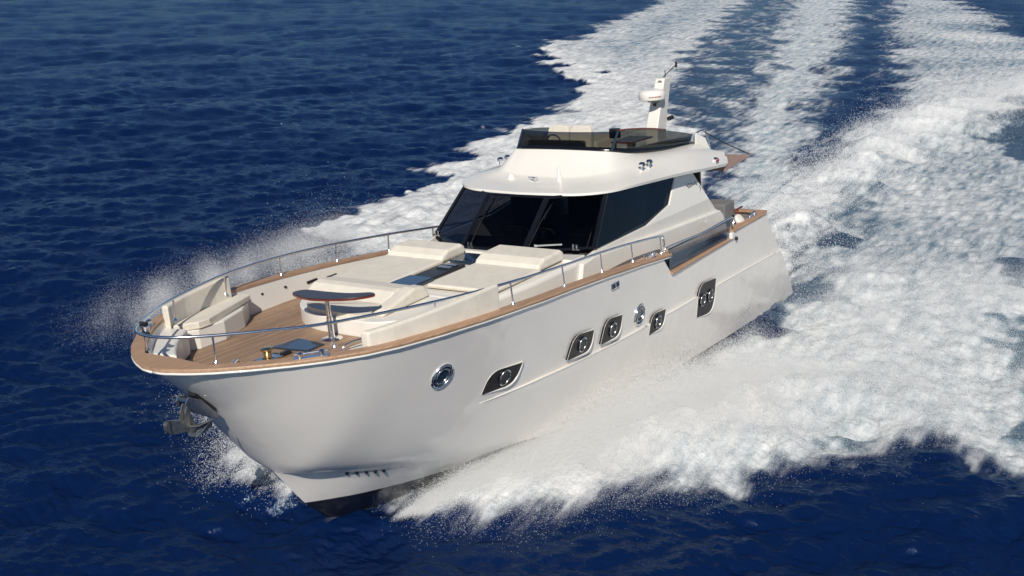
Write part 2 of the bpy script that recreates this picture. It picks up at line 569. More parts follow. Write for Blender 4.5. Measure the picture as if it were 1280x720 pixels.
# ---- guard rail
PX = [20.0, 18.527, 16.728, 14.928, 13.205, 11.563, 10.036, 8.561]
PY = [0.818, 1.94, 2.641, 2.954, 2.98, 2.874, 2.76, 2.70]
PZ = [3.4525, 3.3696, 3.2697, 3.1473, 3.0009, 2.8344, 2.6511, 2.45]
RH = 0.445
GR = bpy.data.objects.new('guard_rail', None)
COL.objects.link(GR)
GR.parent = Y
top_p = [(8.40, 2.69, 2.62), (8.43, 2.69, 2.80), (8.561, 2.675, PZ[7] + RH)] + [(PX[i], PY[i] - 0.03, PZ[i] + RH) for i in (6, 5, 4, 3, 2, 1)] + [(19.35, 1.40, 3.885), (20.02, 0.86, 3.945)]
half = [Vector(q) for q in top_p] + [Vector((20.42, 0.45, 3.99))]
loop = half + [Vector((20.55, 0.0, 4.0))] + [Vector((q.x, -q.y, q.z)) for q in half[::-1]]
MB().tube(smooth_path(loop, 8), 0.026, 10).build('top_rail', 'chrome', GR, smooth=180)
for i in range(8):
    for sd_ in (1, -1):
        b0, b1 = Vector((PX[i], sd_ * PY[i], PZ[i] + 0.03)), Vector((PX[i] + (0.02 if i == 0 else 0), sd_ * (PY[i] + (0.04 if i == 0 else -0.03)), PZ[i] + (RH if i else RH + 0.045)))
        mb = MB().tube([b0, b1], 0.017, 10)
        mb.lathe([(0.045, 0.0), (0.045, 0.012), (0.025, 0.03), (0.018, 0.07)], b0 + Vector((0, 0, 0.002)), 14)
        mb.build('stanchion', 'chrome', GR, smooth=50)
# navigation light pole on the bow
pole = MB().tube([(20.02, -0.80, 3.48), (20.05, -0.80, 4.02)], 0.02, 10).build('light_pole', 'chrome', Y, smooth=50)
for dz in (0.50, 0.33):
    MB().box((20.06, -0.74, 3.46 + dz), (0.08, 0.16, 0.06)).build('navigation_light', 'black', pole, bevel=0.015)
# light handrail over the glass bulwark and the glass itself
for sd_ in (1, -1):
    MB().tube(smooth_path([(8.45, sd_ * 2.74, 2.50), (8.30, sd_ * 2.76, 2.60), (6.5, sd_ * 2.76, 2.50), (4.66, sd_ * 2.72, 2.46), (4.55, sd_ * 2.72, 2.2)], 8), 0.022, 10).build('handrail', 'chrome', Y, smooth=180)
    gl = [(8.40, sd_ * 2.79, 2.04), (4.83, sd_ * 2.72, 1.97), (4.75, sd_ * 2.72, 2.42), (8.32, sd_ * 2.78, 2.53)]
    MB().slab(gl, 0.02).build('bulwark_glass', 'bulglass', Y)
    MB().slab([(8.39, sd_ * 2.77, 2.0), (4.84, sd_ * 2.70, 1.93), (4.84, sd_ * 2.70, 1.99), (8.39, sd_ * 2.77, 2.06)], 0.05).build('glass_channel', 'steel', Y)
    MB().slab([(8.3, sd_ * 2.74, 2.5), (4.75, sd_ * 2.69, 2.39), (4.75, sd_ * 2.69, 2.42), (8.3, sd_ * 2.74, 2.55)], 0.03).build('glass_channel', 'steel', Y)

# ---- hull windows
def round_poly(pts, rad, n=6):
    """2-D polygon with each corner rounded by its own radius"""
    out = []
    N = len(pts)
    for i in range(N):
        p = Vector(pts[i])
        a, b_ = Vector(pts[i - 1]), Vector(pts[(i + 1) % N])
        r_ = rad[i]
        d1, d2 = (a - p).normalized() * r_, (b_ - p).normalized() * r_
        for k_ in range(n + 1):
            t = k_ / n
            out.append((p + d1) * (1 - t) ** 2 + p * 2 * t * (1 - t) + (p + d2) * t ** 2)
    return out
def on_hull(x, z, off, side):
    return (x, side * (hull_y(x, z) + off), z)
def on_panel(x, z, off, side):
    sm = hull_y(x, z) - 0.045 * (1 - sstep(-0.02, 0.02, z - knu_z(x))) * (1 - sstep(13.6, 15.6, x))
    return (x, side * (sm + 0.046 * (1 - sstep(13.6, 15.6, x)) + off), z)
def hull_window(corners, rads, rings, side):
    pl = round_poly(corners, rads)
    c = Vector((0, 0))
    for q in pl:
        c += q
    c /= len(pl)
    vs, fs = [on_panel(c.x, c.y, 0.014, side)], []
    n = len(pl)
    for s_, of in ((0.25, 0.014), (0.5, 0.014), (0.75, 0.014), (1.0, 0.014), (1.0, -0.08)):
        for q in pl:
            r_ = c + (q - c) * s_
            vs.append(on_panel(r_.x, r_.y, of, side))
    for i in range(n):
        fs.append((0, 1 + i, 1 + (i + 1) % n))
        for k_ in range(4):
            fs.append((1 + k_ * n + i, 1 + (k_ + 1) * n + i, 1 + (k_ + 1) * n + (i + 1) % n, 1 + k_ * n + (i + 1) % n))
    w = link_mesh('hull_window', vs, fs, 'panel', Y, smooth=50)
    # moulded lip, heavy along the after edge and the sill
    lip = MB()
    P3, R3 = [], []
    for q in pl:
        dirv = (q - c).normalized()
        e = q + dirv * 0.012
        P3.append(on_panel(e.x, e.y, 0.004, side))
        R3.append(0.004 + 0.028 * max(0.0, dirv.dot(Vector((-0.75, -0.66)))))
    lip.tube(P3, R3, 8, closed=True)
    lip.build('window_frame', 'gel', w, smooth=180)
    for rx, rz, rr in rings:
        an = np.linspace(0, 2 * math.pi, 25)[:-1]
        ring = MB().tube([on_panel(rx + math.cos(a) * rr, rz + math.sin(a) * rr * 1.15, 0.036, side) for a in an], 0.017, 8, closed=True)
        ring.build('porthole_ring', 'steel', w, smooth=180)
        dv_ = [on_panel(rx, rz, 0.034, side)] + [on_panel(rx + math.cos(a) * rr, rz + math.sin(a) * rr * 1.15, 0.034, side) for a in an]
        link_mesh('porthole_glass', dv_, [(0, 1 + i, 1 + (i + 1) % 24) for i in range(24)], 'black', w)
WINS = [([(15.50, 2.02), (14.62, 1.95), (14.74, 1.54), (15.60, 1.60)], (0.26, 0.03, 0.26, 0.03), [(15.10, 1.79, 0.13)]),
        ([(12.93, 1.93), (12.15, 1.82), (12.19, 1.36), (13.08, 1.45)], (0.25, 0.03, 0.25, 0.03), [(12.60, 1.64, 0.13)]),
        ([(11.65, 1.87), (10.94, 1.77), (10.96, 1.30), (11.76, 1.35)], (0.25, 0.03, 0.25, 0.03), [(11.34, 1.56, 0.13)]),
        ([(9.42, 1.29), (8.70, 1.22), (8.74, 0.79), (9.48, 0.82)], (0.25, 0.03, 0.25, 0.03), [(9.10, 1.03, 0.13)]),
        ([(6.86, 1.28), (5.83, 1.17), (5.85, 0.27), (6.84, 0.43)], (0.42, 0.04, 0.42, 0.04), [(6.62, 0.82, 0.13), (6.16, 0.81, 0.13)])]
for sd_ in (1, -1):
    for cs, rd, rg in WINS:
        hull_window(cs, rd, rg, sd_)
    for px_, pz_, rr in ((16.75, 2.38, 0.215), (10.0, 1.48, 0.23)):
        n = 28
        an = np.linspace(0, 2 * math.pi, n + 1)[:-1]
        dv_ = [on_hull(px_, pz_, 0.008, sd_)] + [on_hull(px_ + math.cos(a) * rr * 0.9, pz_ + math.sin(a) * rr * 0.9, 0.008, sd_) for a in an]
        ph = link_mesh('porthole', dv_, [(0, 1 + i, 1 + (i + 1) % n) for i in range(n)], 'hatchglass', Y)
        MB().tube([on_hull(px_ + math.cos(a) * rr, pz_ + math.sin(a) * rr, 0.012, sd_) for a in an], 0.026, 10, closed=True).build('porthole_ring', 'chrome', ph, smooth=180)
        MB().tube([on_hull(px_ + math.cos(a) * rr * 0.66, pz_ + math.sin(a) * rr * 0.66, 0.014, sd_) for a in an], 0.02, 8, closed=True).build('porthole_ring', 'steel', ph, smooth=180)
# bright moulding under the knuckle
for sd_ in (1, -1):
    for a, b_ in ((15.6, 9.62), (8.70, 6.92), (5.78, 1.55)):
        xs = np.linspace(a, b_, 40)
        mould = MB()
        mould.tube([on_hull(x, knu_z(x) - 0.005, 0.004, sd_) for x in xs], [0.006 + 0.016 * min(1, (15.6 - x) / 1.5) for x in xs], 6)
        mould.build('knuckle_moulding', 'gel', Y, smooth=180)
low = MB()
for sd_ in (1, -1):
    xs = np.linspace(18.40, 14.6, 40)
    low.tube([(x, sd_ * (chi_t(18.46 - x) + 0.004), chi_z(x) + 0.012) for x in xs], 0.02, 6)
low.build('spray_rail', 'hull', Y, smooth=180)
# through-hull outlets: five at the forefoot, small ones aft
for sd_ in (1, -1):
    for i in range(5):
        x = 17.52 - 0.135 * i
        z = chi_z(x) - 0.05
        y = hull_y(x, z)
        MB().tube([(x, sd_ * (y - 0.02), z), (x + 0.01, sd_ * (y + 0.02), z)], 0.028, 10).build('hull_outlet', 'black', Y)
    for x0, z0, n in ((7.5, -0.44, 4), (3.9, -0.46, 5)):
        for i in range(n):
            x, z = x0 - 0.17 * i, z0 + 0.01 * i
            y = hull_y(x, z)
            MB().tube([(x, sd_ * (y - 0.02), z), (x, sd_ * (y + 0.008), z)], 0.018, 8).build('hull_outlet', 'grey', Y)
    # fairlead amidships, drain in the quarter
    f = MB().box((11.3, sd_ * (hull_y(11.3, 2.53) + 0.01), 2.53), (0.34, 0.04, 0.14)).build('fairlead', 'chrome', Y, bevel=0.02)
    for dx in (-0.08, 0.08):
        MB().box((11.3 + dx, sd_ * (hull_y(11.3, 2.53) + 0.028), 2.53), (0.10, 0.02, 0.09)).build('fairlead_opening', 'black', f)
    MB().tube([(4.45, sd_ * 2.70, 1.86), (4.45, sd_ * 2.785, 1.86)], 0.05, 12).build('quarter_outlet', 'black', Y)
    MB().box((4.76, sd_ * 2.76, 2.01), (0.14, 0.10, 0.16)).build('hinge_block', 'inner', Y, bevel=0.02)

# ---- stem fitting: anchor pocket in the bow
pk = MB()
pk.xz([(19.90, 2.86), (19.96, 2.80), (19.62, 2.41), (19.50, 2.40), (19.65, 2.75)], -0.08, 0.08)
pk.build('anchor_pocket', 'black', Y, bevel=0.02)
rl = MB()
for sy in (-0.12, 0.12):
    rl.xz([(20.1, 2.84), (20.18, 2.74), (19.98, 2.52), (19.62, 2.28), (19.55, 2.32), (19.85, 2.7)], sy - 0.012, sy + 0.012)
rl.tube([(20.10, -0.12, 2.76), (20.10, 0.12, 2.76)], 0.05, 12)
rl.build('bow_roller', 'steel', Y, bevel=0.006)

# ---- deckhouse
def wall_y(z):
    return 2.24 - 0.27 * max(0.0, z - 3.05)
for sd_ in (1, -1):
    house = MB()
    pl = [(11.2, 2.2), (11.1, 3.0), (10.70, 3.055), (8.33, 3.065), (7.03, 3.275), (6.36, 3.86), (6.3, 3.98), (5.35, 3.90), (5.43, 3.74), (4.95, 3.0), (4.55, 2.64), (4.34, 2.55), (3.96, 1.85), (8.4, 1.9)]
    house.xz(pl, lambda x, z, s=sd_: s * wall_y(z), lambda x, z, s=sd_: s * (wall_y(z) - 0.09))
    house.build('deckhouse_wall', 'gel', Y, bevel=0.012)
for sd_ in (1, -1):
    MB().xz([(11.6, 2.25), (11.4, 2.95), (10.9, 3.0), (9.5, 2.9), (7.08, 2.74), (4.45, 2.585), (4.28, 2.45), (3.98, 1.9), (8.4, 1.9)], sd_ * 2.2, sd_ * 2.335).build('side_panel', 'gel', Y, bevel=0.03, segs=3)
    # name on the after pillar: an illegible little script and a flourish
    sc = MB()
    pts = []
    for i in range(60):
        t = i / 59
        x = 5.95 - 0.56 * t
        z = 3.50 - 0.02 * t + 0.045 * math.sin(t * 31) * (0.6 + 0.4 * math.sin(t * 7))
        pts.append((x, sd_ * (wall_y(z) + 0.003), z))
    sc.tube(pts, 0.017, 5)
    sc.tube([(5.30, sd_ * (wall_y(3.38) + 0.003), 3.40), (5.26, sd_ * (wall_y(3.3) + 0.003), 3.30), (5.30, sd_ * (wall_y(3.3) + 0.003), 3.26)], 0.012, 5)
    sc.build('name_script', 'script', Y)
# coach roof carrying the sun pads
tw = tab([(11.0, 2.26), (13, 2.2), (14.4, 2.06), (14.6, 2.0)])
xs = [14.6, 14.4, 13.7, 13.0, 12.3, 11.6, 11.0]
cr = MB().prism([(x, tw(x)) for x in xs] + [(x, -tw(x)) for x in xs[::-1]], lambda x, y: deck_z(x) - 0.05, lambda x, y: 3.04 - 0.035 * max(0, abs(y) - 1.8) + 0.008 * (11.5 - x))
cr.build('coach_roof', 'gel', Y, bevel=0.09, segs=4, smooth=40)
MB().prism([(11.6, -2.2), (11.6, 2.2), (11.1, 2.2), (11.45, 0.83), (11.45, -0.83), (11.1, -2.2)], 3.0, 3.075).build('windscreen_sill', 'gel', Y, bevel=0.015)

# windscreen: three panes in a black frame
Pc, Tc = Vector((10.66, 2.18, 3.075)), Vector((9.58, 1.93, 4.12))
Mb_, Mt = Vector((11.43, 0.83, 3.08)), Vector((10.26, 0.80, 4.08))
fl = lambda v: Vector((v.x, -v.y, v.z))
def pane(name, pts, mat, parent=Y, th=0.012):
    return MB().slab(pts, th).build(name, mat, parent)
def inset(pts, d):
    c = sum((Vector(q) for q in pts), Vector()) / len(pts)
    out = []
    for q in pts:
        q = Vector(q)
        out.append(q + (c - q).normalized() * d)
    return out
WS = [([Mb_, fl(Mb_), fl(Mt), Mt], 'windscreen'), ([Pc, Mb_, Mt, Tc], 'windscreen'), ([fl(Mb_), fl(Pc), fl(Tc), fl(Mt)], 'windscreen')]
for pts, nm in WS:
    w = pane(nm, pts, 'glass')
    n = len(pts)
    fr = MB()
    inn = inset(pts, 0.09)
    nrm = (pts[1] - pts[0]).cross(pts[3] - pts[0]).normalized()
    if nrm.x < 0:
        nrm = -nrm
    for i in range(n):
        a, b_ = pts[i], pts[(i + 1) % n]
        fr.slab([a + nrm * 0.012, b_ + nrm * 0.012, inn[(i + 1) % n] + nrm * 0.012, inn[i] + nrm * 0.012], 0.008)
    fr.build('window_frame', 'frame', w)
# pillars between the panes
for v0, v1, r_ in ((Mb_, Mt, 0.035), (fl(Mb_), fl(Mt), 0.035), (Pc, Tc, 0.045), (fl(Pc), fl(Tc), 0.045)):
    MB().tube([v0, v1], r_, 8).build('window_pillar', 'frame', Y, smooth=60)
# side windows
for sd_ in (1, -1):
    sw = [(10.66, 3.075), (8.33, 3.085), (7.03, 3.30), (6.40, 3.82), (7.6, 3.93), (9.58, 4.12)]
    pts = [Vector((x, sd_ * (wall_y(z) - 0.045 if x < 10 else (2.18 if x > 10 else 1.93)), z)) for x, z in sw]
    pts[-1].y = sd_ * 1.93
    w = pane('side_window', pts, 'glass')
    inn = inset(pts, 0.06)
    fr = MB()
    for i in range(len(pts)):
        a, b_ = pts[i], pts[(i + 1) % len(pts)]
        o_ = Vector((0, sd_ * 0.012, 0))
        fr.slab([a + o_, b_ + o_, inn[(i + 1) % len(pts)] + o_, inn[i] + o_], 0.008)
    fr.build('window_frame', 'frame', w)
# wipers, their bases, and the small pale writing on the glass
def wiper(p, q):
    w = MB().tube([p, p * 0.45 + q * 0.55 + Vector((0.05, 0, 0.03)), q], 0.014, 6).build('wiper', 'black', Y)
    d = (q - p) * 0.5
    MB().tube([q - d * 0.75, q + d * 0.15], 0.011, 6).build('wiper_blade', 'steel', w)
nz_ = Vector((0.035, 0.0, 0.03))
wiper(Mb_ * 0.94 + Pc * 0.06 + nz_, Mt * 0.86 + Tc * 0.14 + nz_ * 1.4 - Vector((0, 0, 0.12)))
wiper(Pc * 0.9 + Mb_ * 0.1 + nz_, Tc * 0.93 + Mt * 0.07 + nz_ * 1.4 - Vector((0, 0, 0.35)))
wiper(fl(Mb_) * 0.85 + Mb_ * 0.15 + nz_, fl(Mt) * 0.9 + Mt * 0.1 + nz_ * 1.4 - Vector((0, 0, 0.2)))
for base in (Mb_ * 0.28 + Pc * 0.72, fl(Mb_) * 0.86 + Mb_ * 0.14, fl(Pc) * 0.93 + fl(Mb_) * 0.07):
    b0 = base + Vector((0.02, 0, 0.09))
    mb = MB()
    for k_ in range(2):
        mb.box(b0 + Vector((0.02 * k_, 0.10 * k_, 0.0)), (0.05, 0.035, 0.12))
        mb.box(b0 + Vector((0.03, 0.10 * k_ + 0.03, -0.05)), (0.04, 0.07, 0.03))
    mb.build('washer_jet', 'chrome', Y)
wr = MB()
for i in range(12):
    q = Mb_ * (0.80 - 0.032 * i) + Pc * (0.20 + 0.032 * i)
    wr.box(q + Vector((0.03, 0, 0.155)), (0.012, 0.045 if i else 0.07, 0.03 if i else 0.05))
wr.build('glass_lettering', 'mark', Y)

# ---- saloon seen through the glass
MB().box((8.0, 0, 2.28), (6.4, 4.2, 0.06)).build('cabin_floor', 'brown', Y)
MB().prism([(11.3, -0.9), (11.3, 0.9), (10.6, 2.0), (9.9, 2.0), (10.1, -2.0), (10.6, -2.0)], 2.3, 3.02).build('dashboard', 'dark', Y, bevel=0.05)
MB().box((4.9, 0, 3.1), (0.08, 4.0, 1.7)).build('cabin_bulkhead', 'brown', Y)
for y in (-0.95, -0.25, 0.9):
    s_ = MB()
    s_.box((9.0, y, 2.65), (0.5, 0.5, 0.7))
    s_.prism([(8.72, y - 0.27), (8.72, y + 0.27), (8.82, y + 0.27), (8.82, y - 0.27)], 2.9, 3.72)
    s_.build('helm_seat', 'dark', Y, bevel=0.06, segs=3)
MB().box((10.15, 0.35, 3.12), (0.05, 0.26, 0.30)).build('instrument_screen', 'brown', Y, bevel=0.01)
MB().box((8.2, 1.1, 3.35), (0.06, 0.30, 0.45)).build('reflection_panel', 'mark', Y)  # pale panel added behind the side window to imitate a light reflection

# ---- roof and flybridge
ROWS = [
    [(9.85, 0, 4.06), (9.78, .8, 4.06), (9.55, 1.4, 4.05), (9.2, 1.78, 4.06), (8.6, 1.95, 4.04), (6.76, 1.97, 3.90), (5.4, 1.97, 3.77), (4.15, 1.95, 3.64)],
    [(10.22, 0, 4.085), (10.16, .8, 4.085), (10.0, 1.48, 4.08), (9.6, 2.04, 4.095), (8.8, 2.33, 4.10), (6.76, 2.36, 3.94), (5.4, 2.36, 3.80), (3.98, 2.30, 3.65)],
    [(10.20, 0, 4.13), (10.13, .8, 4.135), (9.98, 1.49, 4.13), (9.58, 2.06, 4.15), (8.79, 2.35, 4.16), (6.75, 2.38, 4.01), (5.4, 2.38, 3.87), (3.89, 2.32, 3.72)],
    [(9.75, 0, 4.185), (9.70, .7, 4.19), (9.55, 1.3, 4.205), (9.2, 1.85, 4.235), (8.65, 2.1, 4.25), (7.0, 2.2, 4.20), (5.4, 2.27, 4.08), (3.83, 2.28, 3.85)],
    [(9.05, 0, 4.225), (9.03, .6, 4.23), (8.97, 1.1, 4.265), (8.83, 1.48, 4.32), (8.4, 1.72, 4.34), (7.2, 1.96, 4.345), (5.45, 2.12, 4.25), (3.82, 2.2, 3.98)],
    [(8.97, 0, 4.27), (8.95, .6, 4.28), (8.89, 1.08, 4.32), (8.74, 1.45, 4.385), (8.33, 1.67, 4.395), (7.12, 1.90, 4.39), (5.4, 2.05, 4.285), (3.84, 2.14, 4.02)],
    [(8.66, 0, 4.60), (8.64, .62, 4.60), (8.58, 1.06, 4.61), (8.44, 1.40, 4.61), (7.9, 1.58, 4.54), (6.6, 1.76, 4.44), (5.0, 1.88, 4.325), (3.87, 2.0, 4.04)],
    [(8.44, 0, 4.80), (8.42, .68, 4.79), (8.38, 1.08, 4.775), (8.25, 1.36, 4.745), (7.38, 1.53, 4.56), (6.1, 1.65, 4.415), (4.55, 1.75, 4.32), (3.9, 1.9, 4.05)],
    [(8.33, 0, 4.80), (8.31, .64, 4.79), (8.27, 1.02, 4.775), (8.15, 1.27, 4.745), (7.34, 1.43, 4.56), (6.1, 1.55, 4.415), (4.55, 1.65, 4.32), (3.95, 1.80, 4.05)],
    [(8.24, 0, 4.27), (8.22, .62, 4.27), (8.18, .98, 4.27), (8.06, 1.22, 4.26), (7.28, 1.38, 4.20), (6.1, 1.5, 4.12), (4.6, 1.6, 4.04), (3.98, 1.76, 3.99)],
]
rows = []
for r_ in ROWS:
    h_ = smooth_path(r_, 6)
    rows.append([Vector((q.x, -q.y, q.z)) for q in h_[:0:-1]] + h_)
nc = len(rows[0])
vs = [q for r_ in rows for q in r_]
fs = []
for i in range(len(rows) - 1):
    for j in range(nc - 1):
        fs.append((i * nc + j, i * nc + j + 1, (i + 1) * nc + j + 1, (i + 1) * nc + j))
for j in range(nc // 2):          # underside and flybridge floor
    k_ = nc - 1 - j
    if k_ - j > 1:
        fs.append((j, j + 1, k_ - 1, k_))
        o_ = (len(rows) - 1) * nc
        fs.append((o_ + j, o_ + k_, o_ + k_ - 1, o_ + j + 1))
e0 = [i * nc for i in range(len(rows))]
e1 = [i * nc + nc - 1 for i in range(len(rows))]
fs.append(tuple(e0) + tuple(e1[::-1]))
ROOF = link_mesh('roof', vs, fs, 'gel', Y, smooth=32)
# smoked windscreen round the flybridge
WB = [(8.39, 0, 4.795), (8.37, .66, 4.785), (8.33, 1.05, 4.77), (8.20, 1.315, 4.74), (7.36, 1.48, 4.555), (6.1, 1.60, 4.41), (4.55, 1.70, 4.315)]
WT = [(8.02, 0, 5.15), (8.00, .66, 5.155), (7.96, 1.06, 5.165), (7.87, 1.34, 5.175), (6.6, 1.50, 5.02), (5.35, 1.62, 4.76), (4.52, 1.70, 4.56)]
def strip(a, b_, name, mat, parent, th=0.012, lo=0.0, hi=1.0):
    vs, fs = [], []
    A = smooth_path(a, 5) if len(a) > 2 else [Vector(q) for q in a]
    B = smooth_path(b_, 5) if len(b_) > 2 else [Vector(q) for q in b_]
    for p, q in zip(A, B):
        p, q = p + (q - p) * lo, p + (q - p) * hi
        vs += [p, q]
    n = len(A)
    fs = [(2 * i, 2 * i + 1, 2 * i + 3, 2 * i + 2) for i in range(n - 1)]
    o = link_mesh(name, vs, fs, mat, parent, smooth=180)
    s_ = o.modifiers.new('solid', 'SOLIDIFY')
    s_.thickness = th
    s_.offset = 0
    return o
mir = lambda l: [(x, -y, z) for x, y, z in l]
front_b = mir(WB[:4])[::-1] + WB[1:4]
front_t = mir(WT[:4])[::-1] + WT[1:4]
fw = strip(front_b, front_t, 'flybridge_windscreen', 'fbglass', Y)
strip([(x + 0.012, y, z + 0.002) for x, y, z in front_b], [(x + 0.012, y, z) for x, y, z in front_t], 'glazing_band', 'frame', fw, 0.006, 0.0, 0.2)
for sd_ in (1, -1):
    wb = WB[3:] if sd_ > 0 else mir(WB[3:])
    wt = WT[3:] if sd_ > 0 else mir(WT[3:])
    s_ = strip(wb, wt, 'flybridge_windscreen', 'fbglass', Y)
    strip([(x, y + sd_ * 0.012, z) for x, y, z in wb], [(x, y + sd_ * 0.012, z) for x, y, z in wt], 'glazing_band', 'frame', s_, 0.006, 0.0, 0.2)
    MB().tube([wb[0], wt[0]], 0.03, 8).build('window_pillar', 'hatchglass', Y, smooth=60)
# after end of the flybridge glass, coaming and rail
for sd_ in (1, -1):
    MB().slab([(4.55, sd_ * 1.71, 4.30), (3.95, sd_ * 1.86, 4.05), (4.15, sd_ * 1.80, 4.42), (4.5, sd_ * 1.71, 4.58)], 0.05).build('coaming_panel', 'inner', Y, bevel=0.01)
    MB().tube(smooth_path([(4.5, sd_ * 1.72, 4.58), (4.2, sd_ * 1.76, 4.62), (4.05, sd_ * 1.8, 4.52), (3.95, sd_ * 1.87, 4.08)], 6), 0.02, 8).build('coaming_rail', 'chrome', Y, smooth=180)
    MB().tube([(4.1, sd_ * 1.8, 4.55), (3.3, sd_ * 2.02, 4.12), (2.35, sd_ * 2.28, 3.68)], 0.014, 8).build('stay', 'black', Y)
# after overhang with its rosy teak skirt
sk = MB().prism([(3.92, -2.26), (3.92, 2.26), (2.35, 2.3), (2.35, -2.3)], lambda x, y: 3.50 + 0.08 * (3.92 - x), lambda x, y: 3.96 - 0.19 * (3.92 - x))
sk.build('flybridge_overhang', 'awning', Y, bevel=0.02)
# helm console, seats, sofa, table on the flybridge
MB().prism([(8.0, -1.15), (8.0, 0.25), (7.5, 0.25), (7.5, -1.2)], 4.22, lambda x, y: 4.93 - 0.12 * (8.0 - x)).build('helm_console', 'grey', Y, bevel=0.06, segs=3)
wh = MB()
wh.tube([(7.38 + 0.06 * math.sin(a), -0.75 + 0.19 * math.cos(a), 4.80 + 0.18 * math.sin(a)) for a in np.linspace(0, 2 * math.pi, 25)[:-1]], 0.018, 6, closed=True)
wh.tube([(7.52, -0.75, 4.78), (7.38, -0.75, 4.80)], 0.02, 6)
wh.build('steering_wheel', 'black', Y, smooth=180)
for y in (-1.14, -0.48):
    st = MB().box((6.72, y, 4.32), (0.52, 0.58, 0.32)).build('flybridge_seat', 'cushion', Y, bevel=0.06, segs=3)
    bk = MB()
    pl = round_poly([(-0.31, 4.4), (0.31, 4.4), (0.31, 5.07), (-0.31, 5.07)], (0.02, 0.02, 0.2, 0.2))
    bk.add([(6.62 - 0.12 * (q.y - 4.4), y + q.x, q.y) for q in pl] + [(6.46 - 0.12 * (q.y - 4.4), y + q.x, q.y) for q in pl],
           [tuple(range(len(pl))), tuple(range(len(pl), 2 * len(pl)))[::-1]] + [(i, len(pl) + i, len(pl) + (i + 1) % len(pl), (i + 1) % len(pl)) for i in range(len(pl))])
    bk.build('backrest', 'cushion', st, bevel=0.05, segs=4)
sf = empty_part('flybridge_sofa', Y)
MB().prism([(7.1, 0.55), (7.1, 1.40), (4.6, 1.60), (4.6, 0.8)], 4.05, 4.40).build('seat_cushion', 'cushion', sf, bevel=0.06, segs=3)
MB().prism([(7.1, 1.22), (7.1, 1.42), (4.6, 1.62), (4.6, 1.42)], 4.38, lambda x, y: 4.52 + 0.05 * (x - 4.6)).build('backrest', 'cushion', sf, bevel=0.05, segs=3)
MB().prism([(5.6, -1.5), (5.6, -0.6), (4.3, -0.6), (4.3, -1.6)], 4.02, 4.50).build('sun_lounge', 'cushion', Y, bevel=0.06, segs=3)
for sd_ in (1,):
    MB().tube(smooth_path([(x, sd_ * y, z + 0.012) for x, y, z in [(7.85, 1.345, 5.178), (7.3, 1.41, 5.12), (6.6, 1.50, 5.02), (5.9, 1.57, 4.885)]], 6), 0.022, 8).build('windscreen_trim', 'mahog', Y, smooth=180)
MB().prism([(5.9, 0.0), (5.9, 0.62), (4.9, 0.7), (4.9, 0.0)], 4.52, 4.56).build('flybridge_table', 'mahog', Y, bevel=0.012)
MB().prism([(5.5, 0.25), (5.5, 0.4), (5.3, 0.4), (5.3, 0.25)], 4.05, 4.53).build('table_pedestal', 'gel', Y)
bx = MB().box((6.75, 0.62, 4.93), (0.18, 0.24, 0.24)).build('speaker_box', 'black', Y, bevel=0.02)
MB().tube([(6.75, 0.62, 4.3), (6.75, 0.62, 4.82)], 0.03, 8).build('box_stand', 'steel', bx)
# things screwed to the roof: horn, lamps, dome, cleats
MB().lathe([(0.09, 0), (0.085, 0.06), (0.05, 0.11), (0.0, 0.13)], (9.22, -0.86, 4.215), 16).build('roof_dome', 'inner', Y, smooth=60)
hn = MB()
hn.tube([(9.22, -0.36, 4.27), (9.30, -0.20, 4.28), (9.36, -0.06, 4.27)], [0.02, 0.028, 0.055], 10)
hn.tube([(9.22, -0.32, 4.2), (9.24, -0.32, 4.28)], 0.03, 8)
hn.build('horn', 'chrome', Y, smooth=50)
hl = MB()
hl.lathe([(0.06, 0), (0.045, 0.1), (0.035, 0.26), (0.04, 0.33), (0.0, 0.36)], (9.18, 0.46, 4.215), 14)
hl.build('masthead_lamp', 'inner', Y, smooth=50)
for sd_ in (1, -1):
    for dx in (0.0, 0.34):
        g = MB().lathe([(0.035, 0), (0.03, 0.09), (0.075, 0.10), (0.085, 0.15), (0.05, 0.19)], (8.0 - dx, sd_ * (2.0 + 0.04 * dx), 4.29), 12)
        g.build('side_lamp', 'chrome', Y, smooth=50)
    nl = MB().tube([(4.62, sd_ * 2.27, 3.93), (4.62, sd_ * 2.355, 3.92)], 0.075, 14).build('navigation_light', 'chrome', Y, smooth=50)
    MB().tube([(4.60, sd_ * 2.34, 3.92), (4.60, sd_ * 2.375, 3.915)], 0.05, 12).build('lens', 'redlens', nl, smooth=50)
# mast
mast = MB()
sec = [(3.66, 3.07, 0.19, 4.05), (3.66, 3.07, 0.19, 4.50), (3.33, 2.80, 0.165, 5.20), (3.02, 2.55, 0.14, 5.82)]
vs = []
for a, b_, w_, z in sec:
    vs += [(a, -w_, z), (a, w_, z), (b_, w_ * 0.85, z), (b_, -w_ * 0.85, z)]
fs = [(0, 3, 2, 1), (12, 13, 14, 15)] + [(4 * i + j, 4 * i + (j + 1) % 4, 4 * i + 4 + (j + 1) % 4, 4 * i + 4 + j) for i in range(3) for j in range(4)]
mast.add(vs, fs)
MAST = mast.build('mast', 'gel', Y, bevel=0.035, segs=3, smooth=40)
rd = MB().lathe([(0.0, 0.0), (0.29, 0.0), (0.355, 0.03), (0.37, 0.11), (0.36, 0.21), (0.31, 0.265), (0.16, 0.29), (0, 0.295)], (3.52, 0, 5.30), 32).build('radar_dome', 'inner', MAST, smooth=50)
MB().prism([(3.55, -0.12), (3.55, 0.12), (3.0, 0.1), (3.0, -0.1)], 5.24, 5.30).build('radar_bracket', 'grey', MAST, bevel=0.01)
ln = MB()
for i in range(9):
    a = 0.30 + 0.105 * i
    ln.box((3.52 + 0.369 * math.cos(a), 0.369 * math.sin(a), 5.415), (0.012, 0.028, 0.026 if i % 2 else 0.034), a)
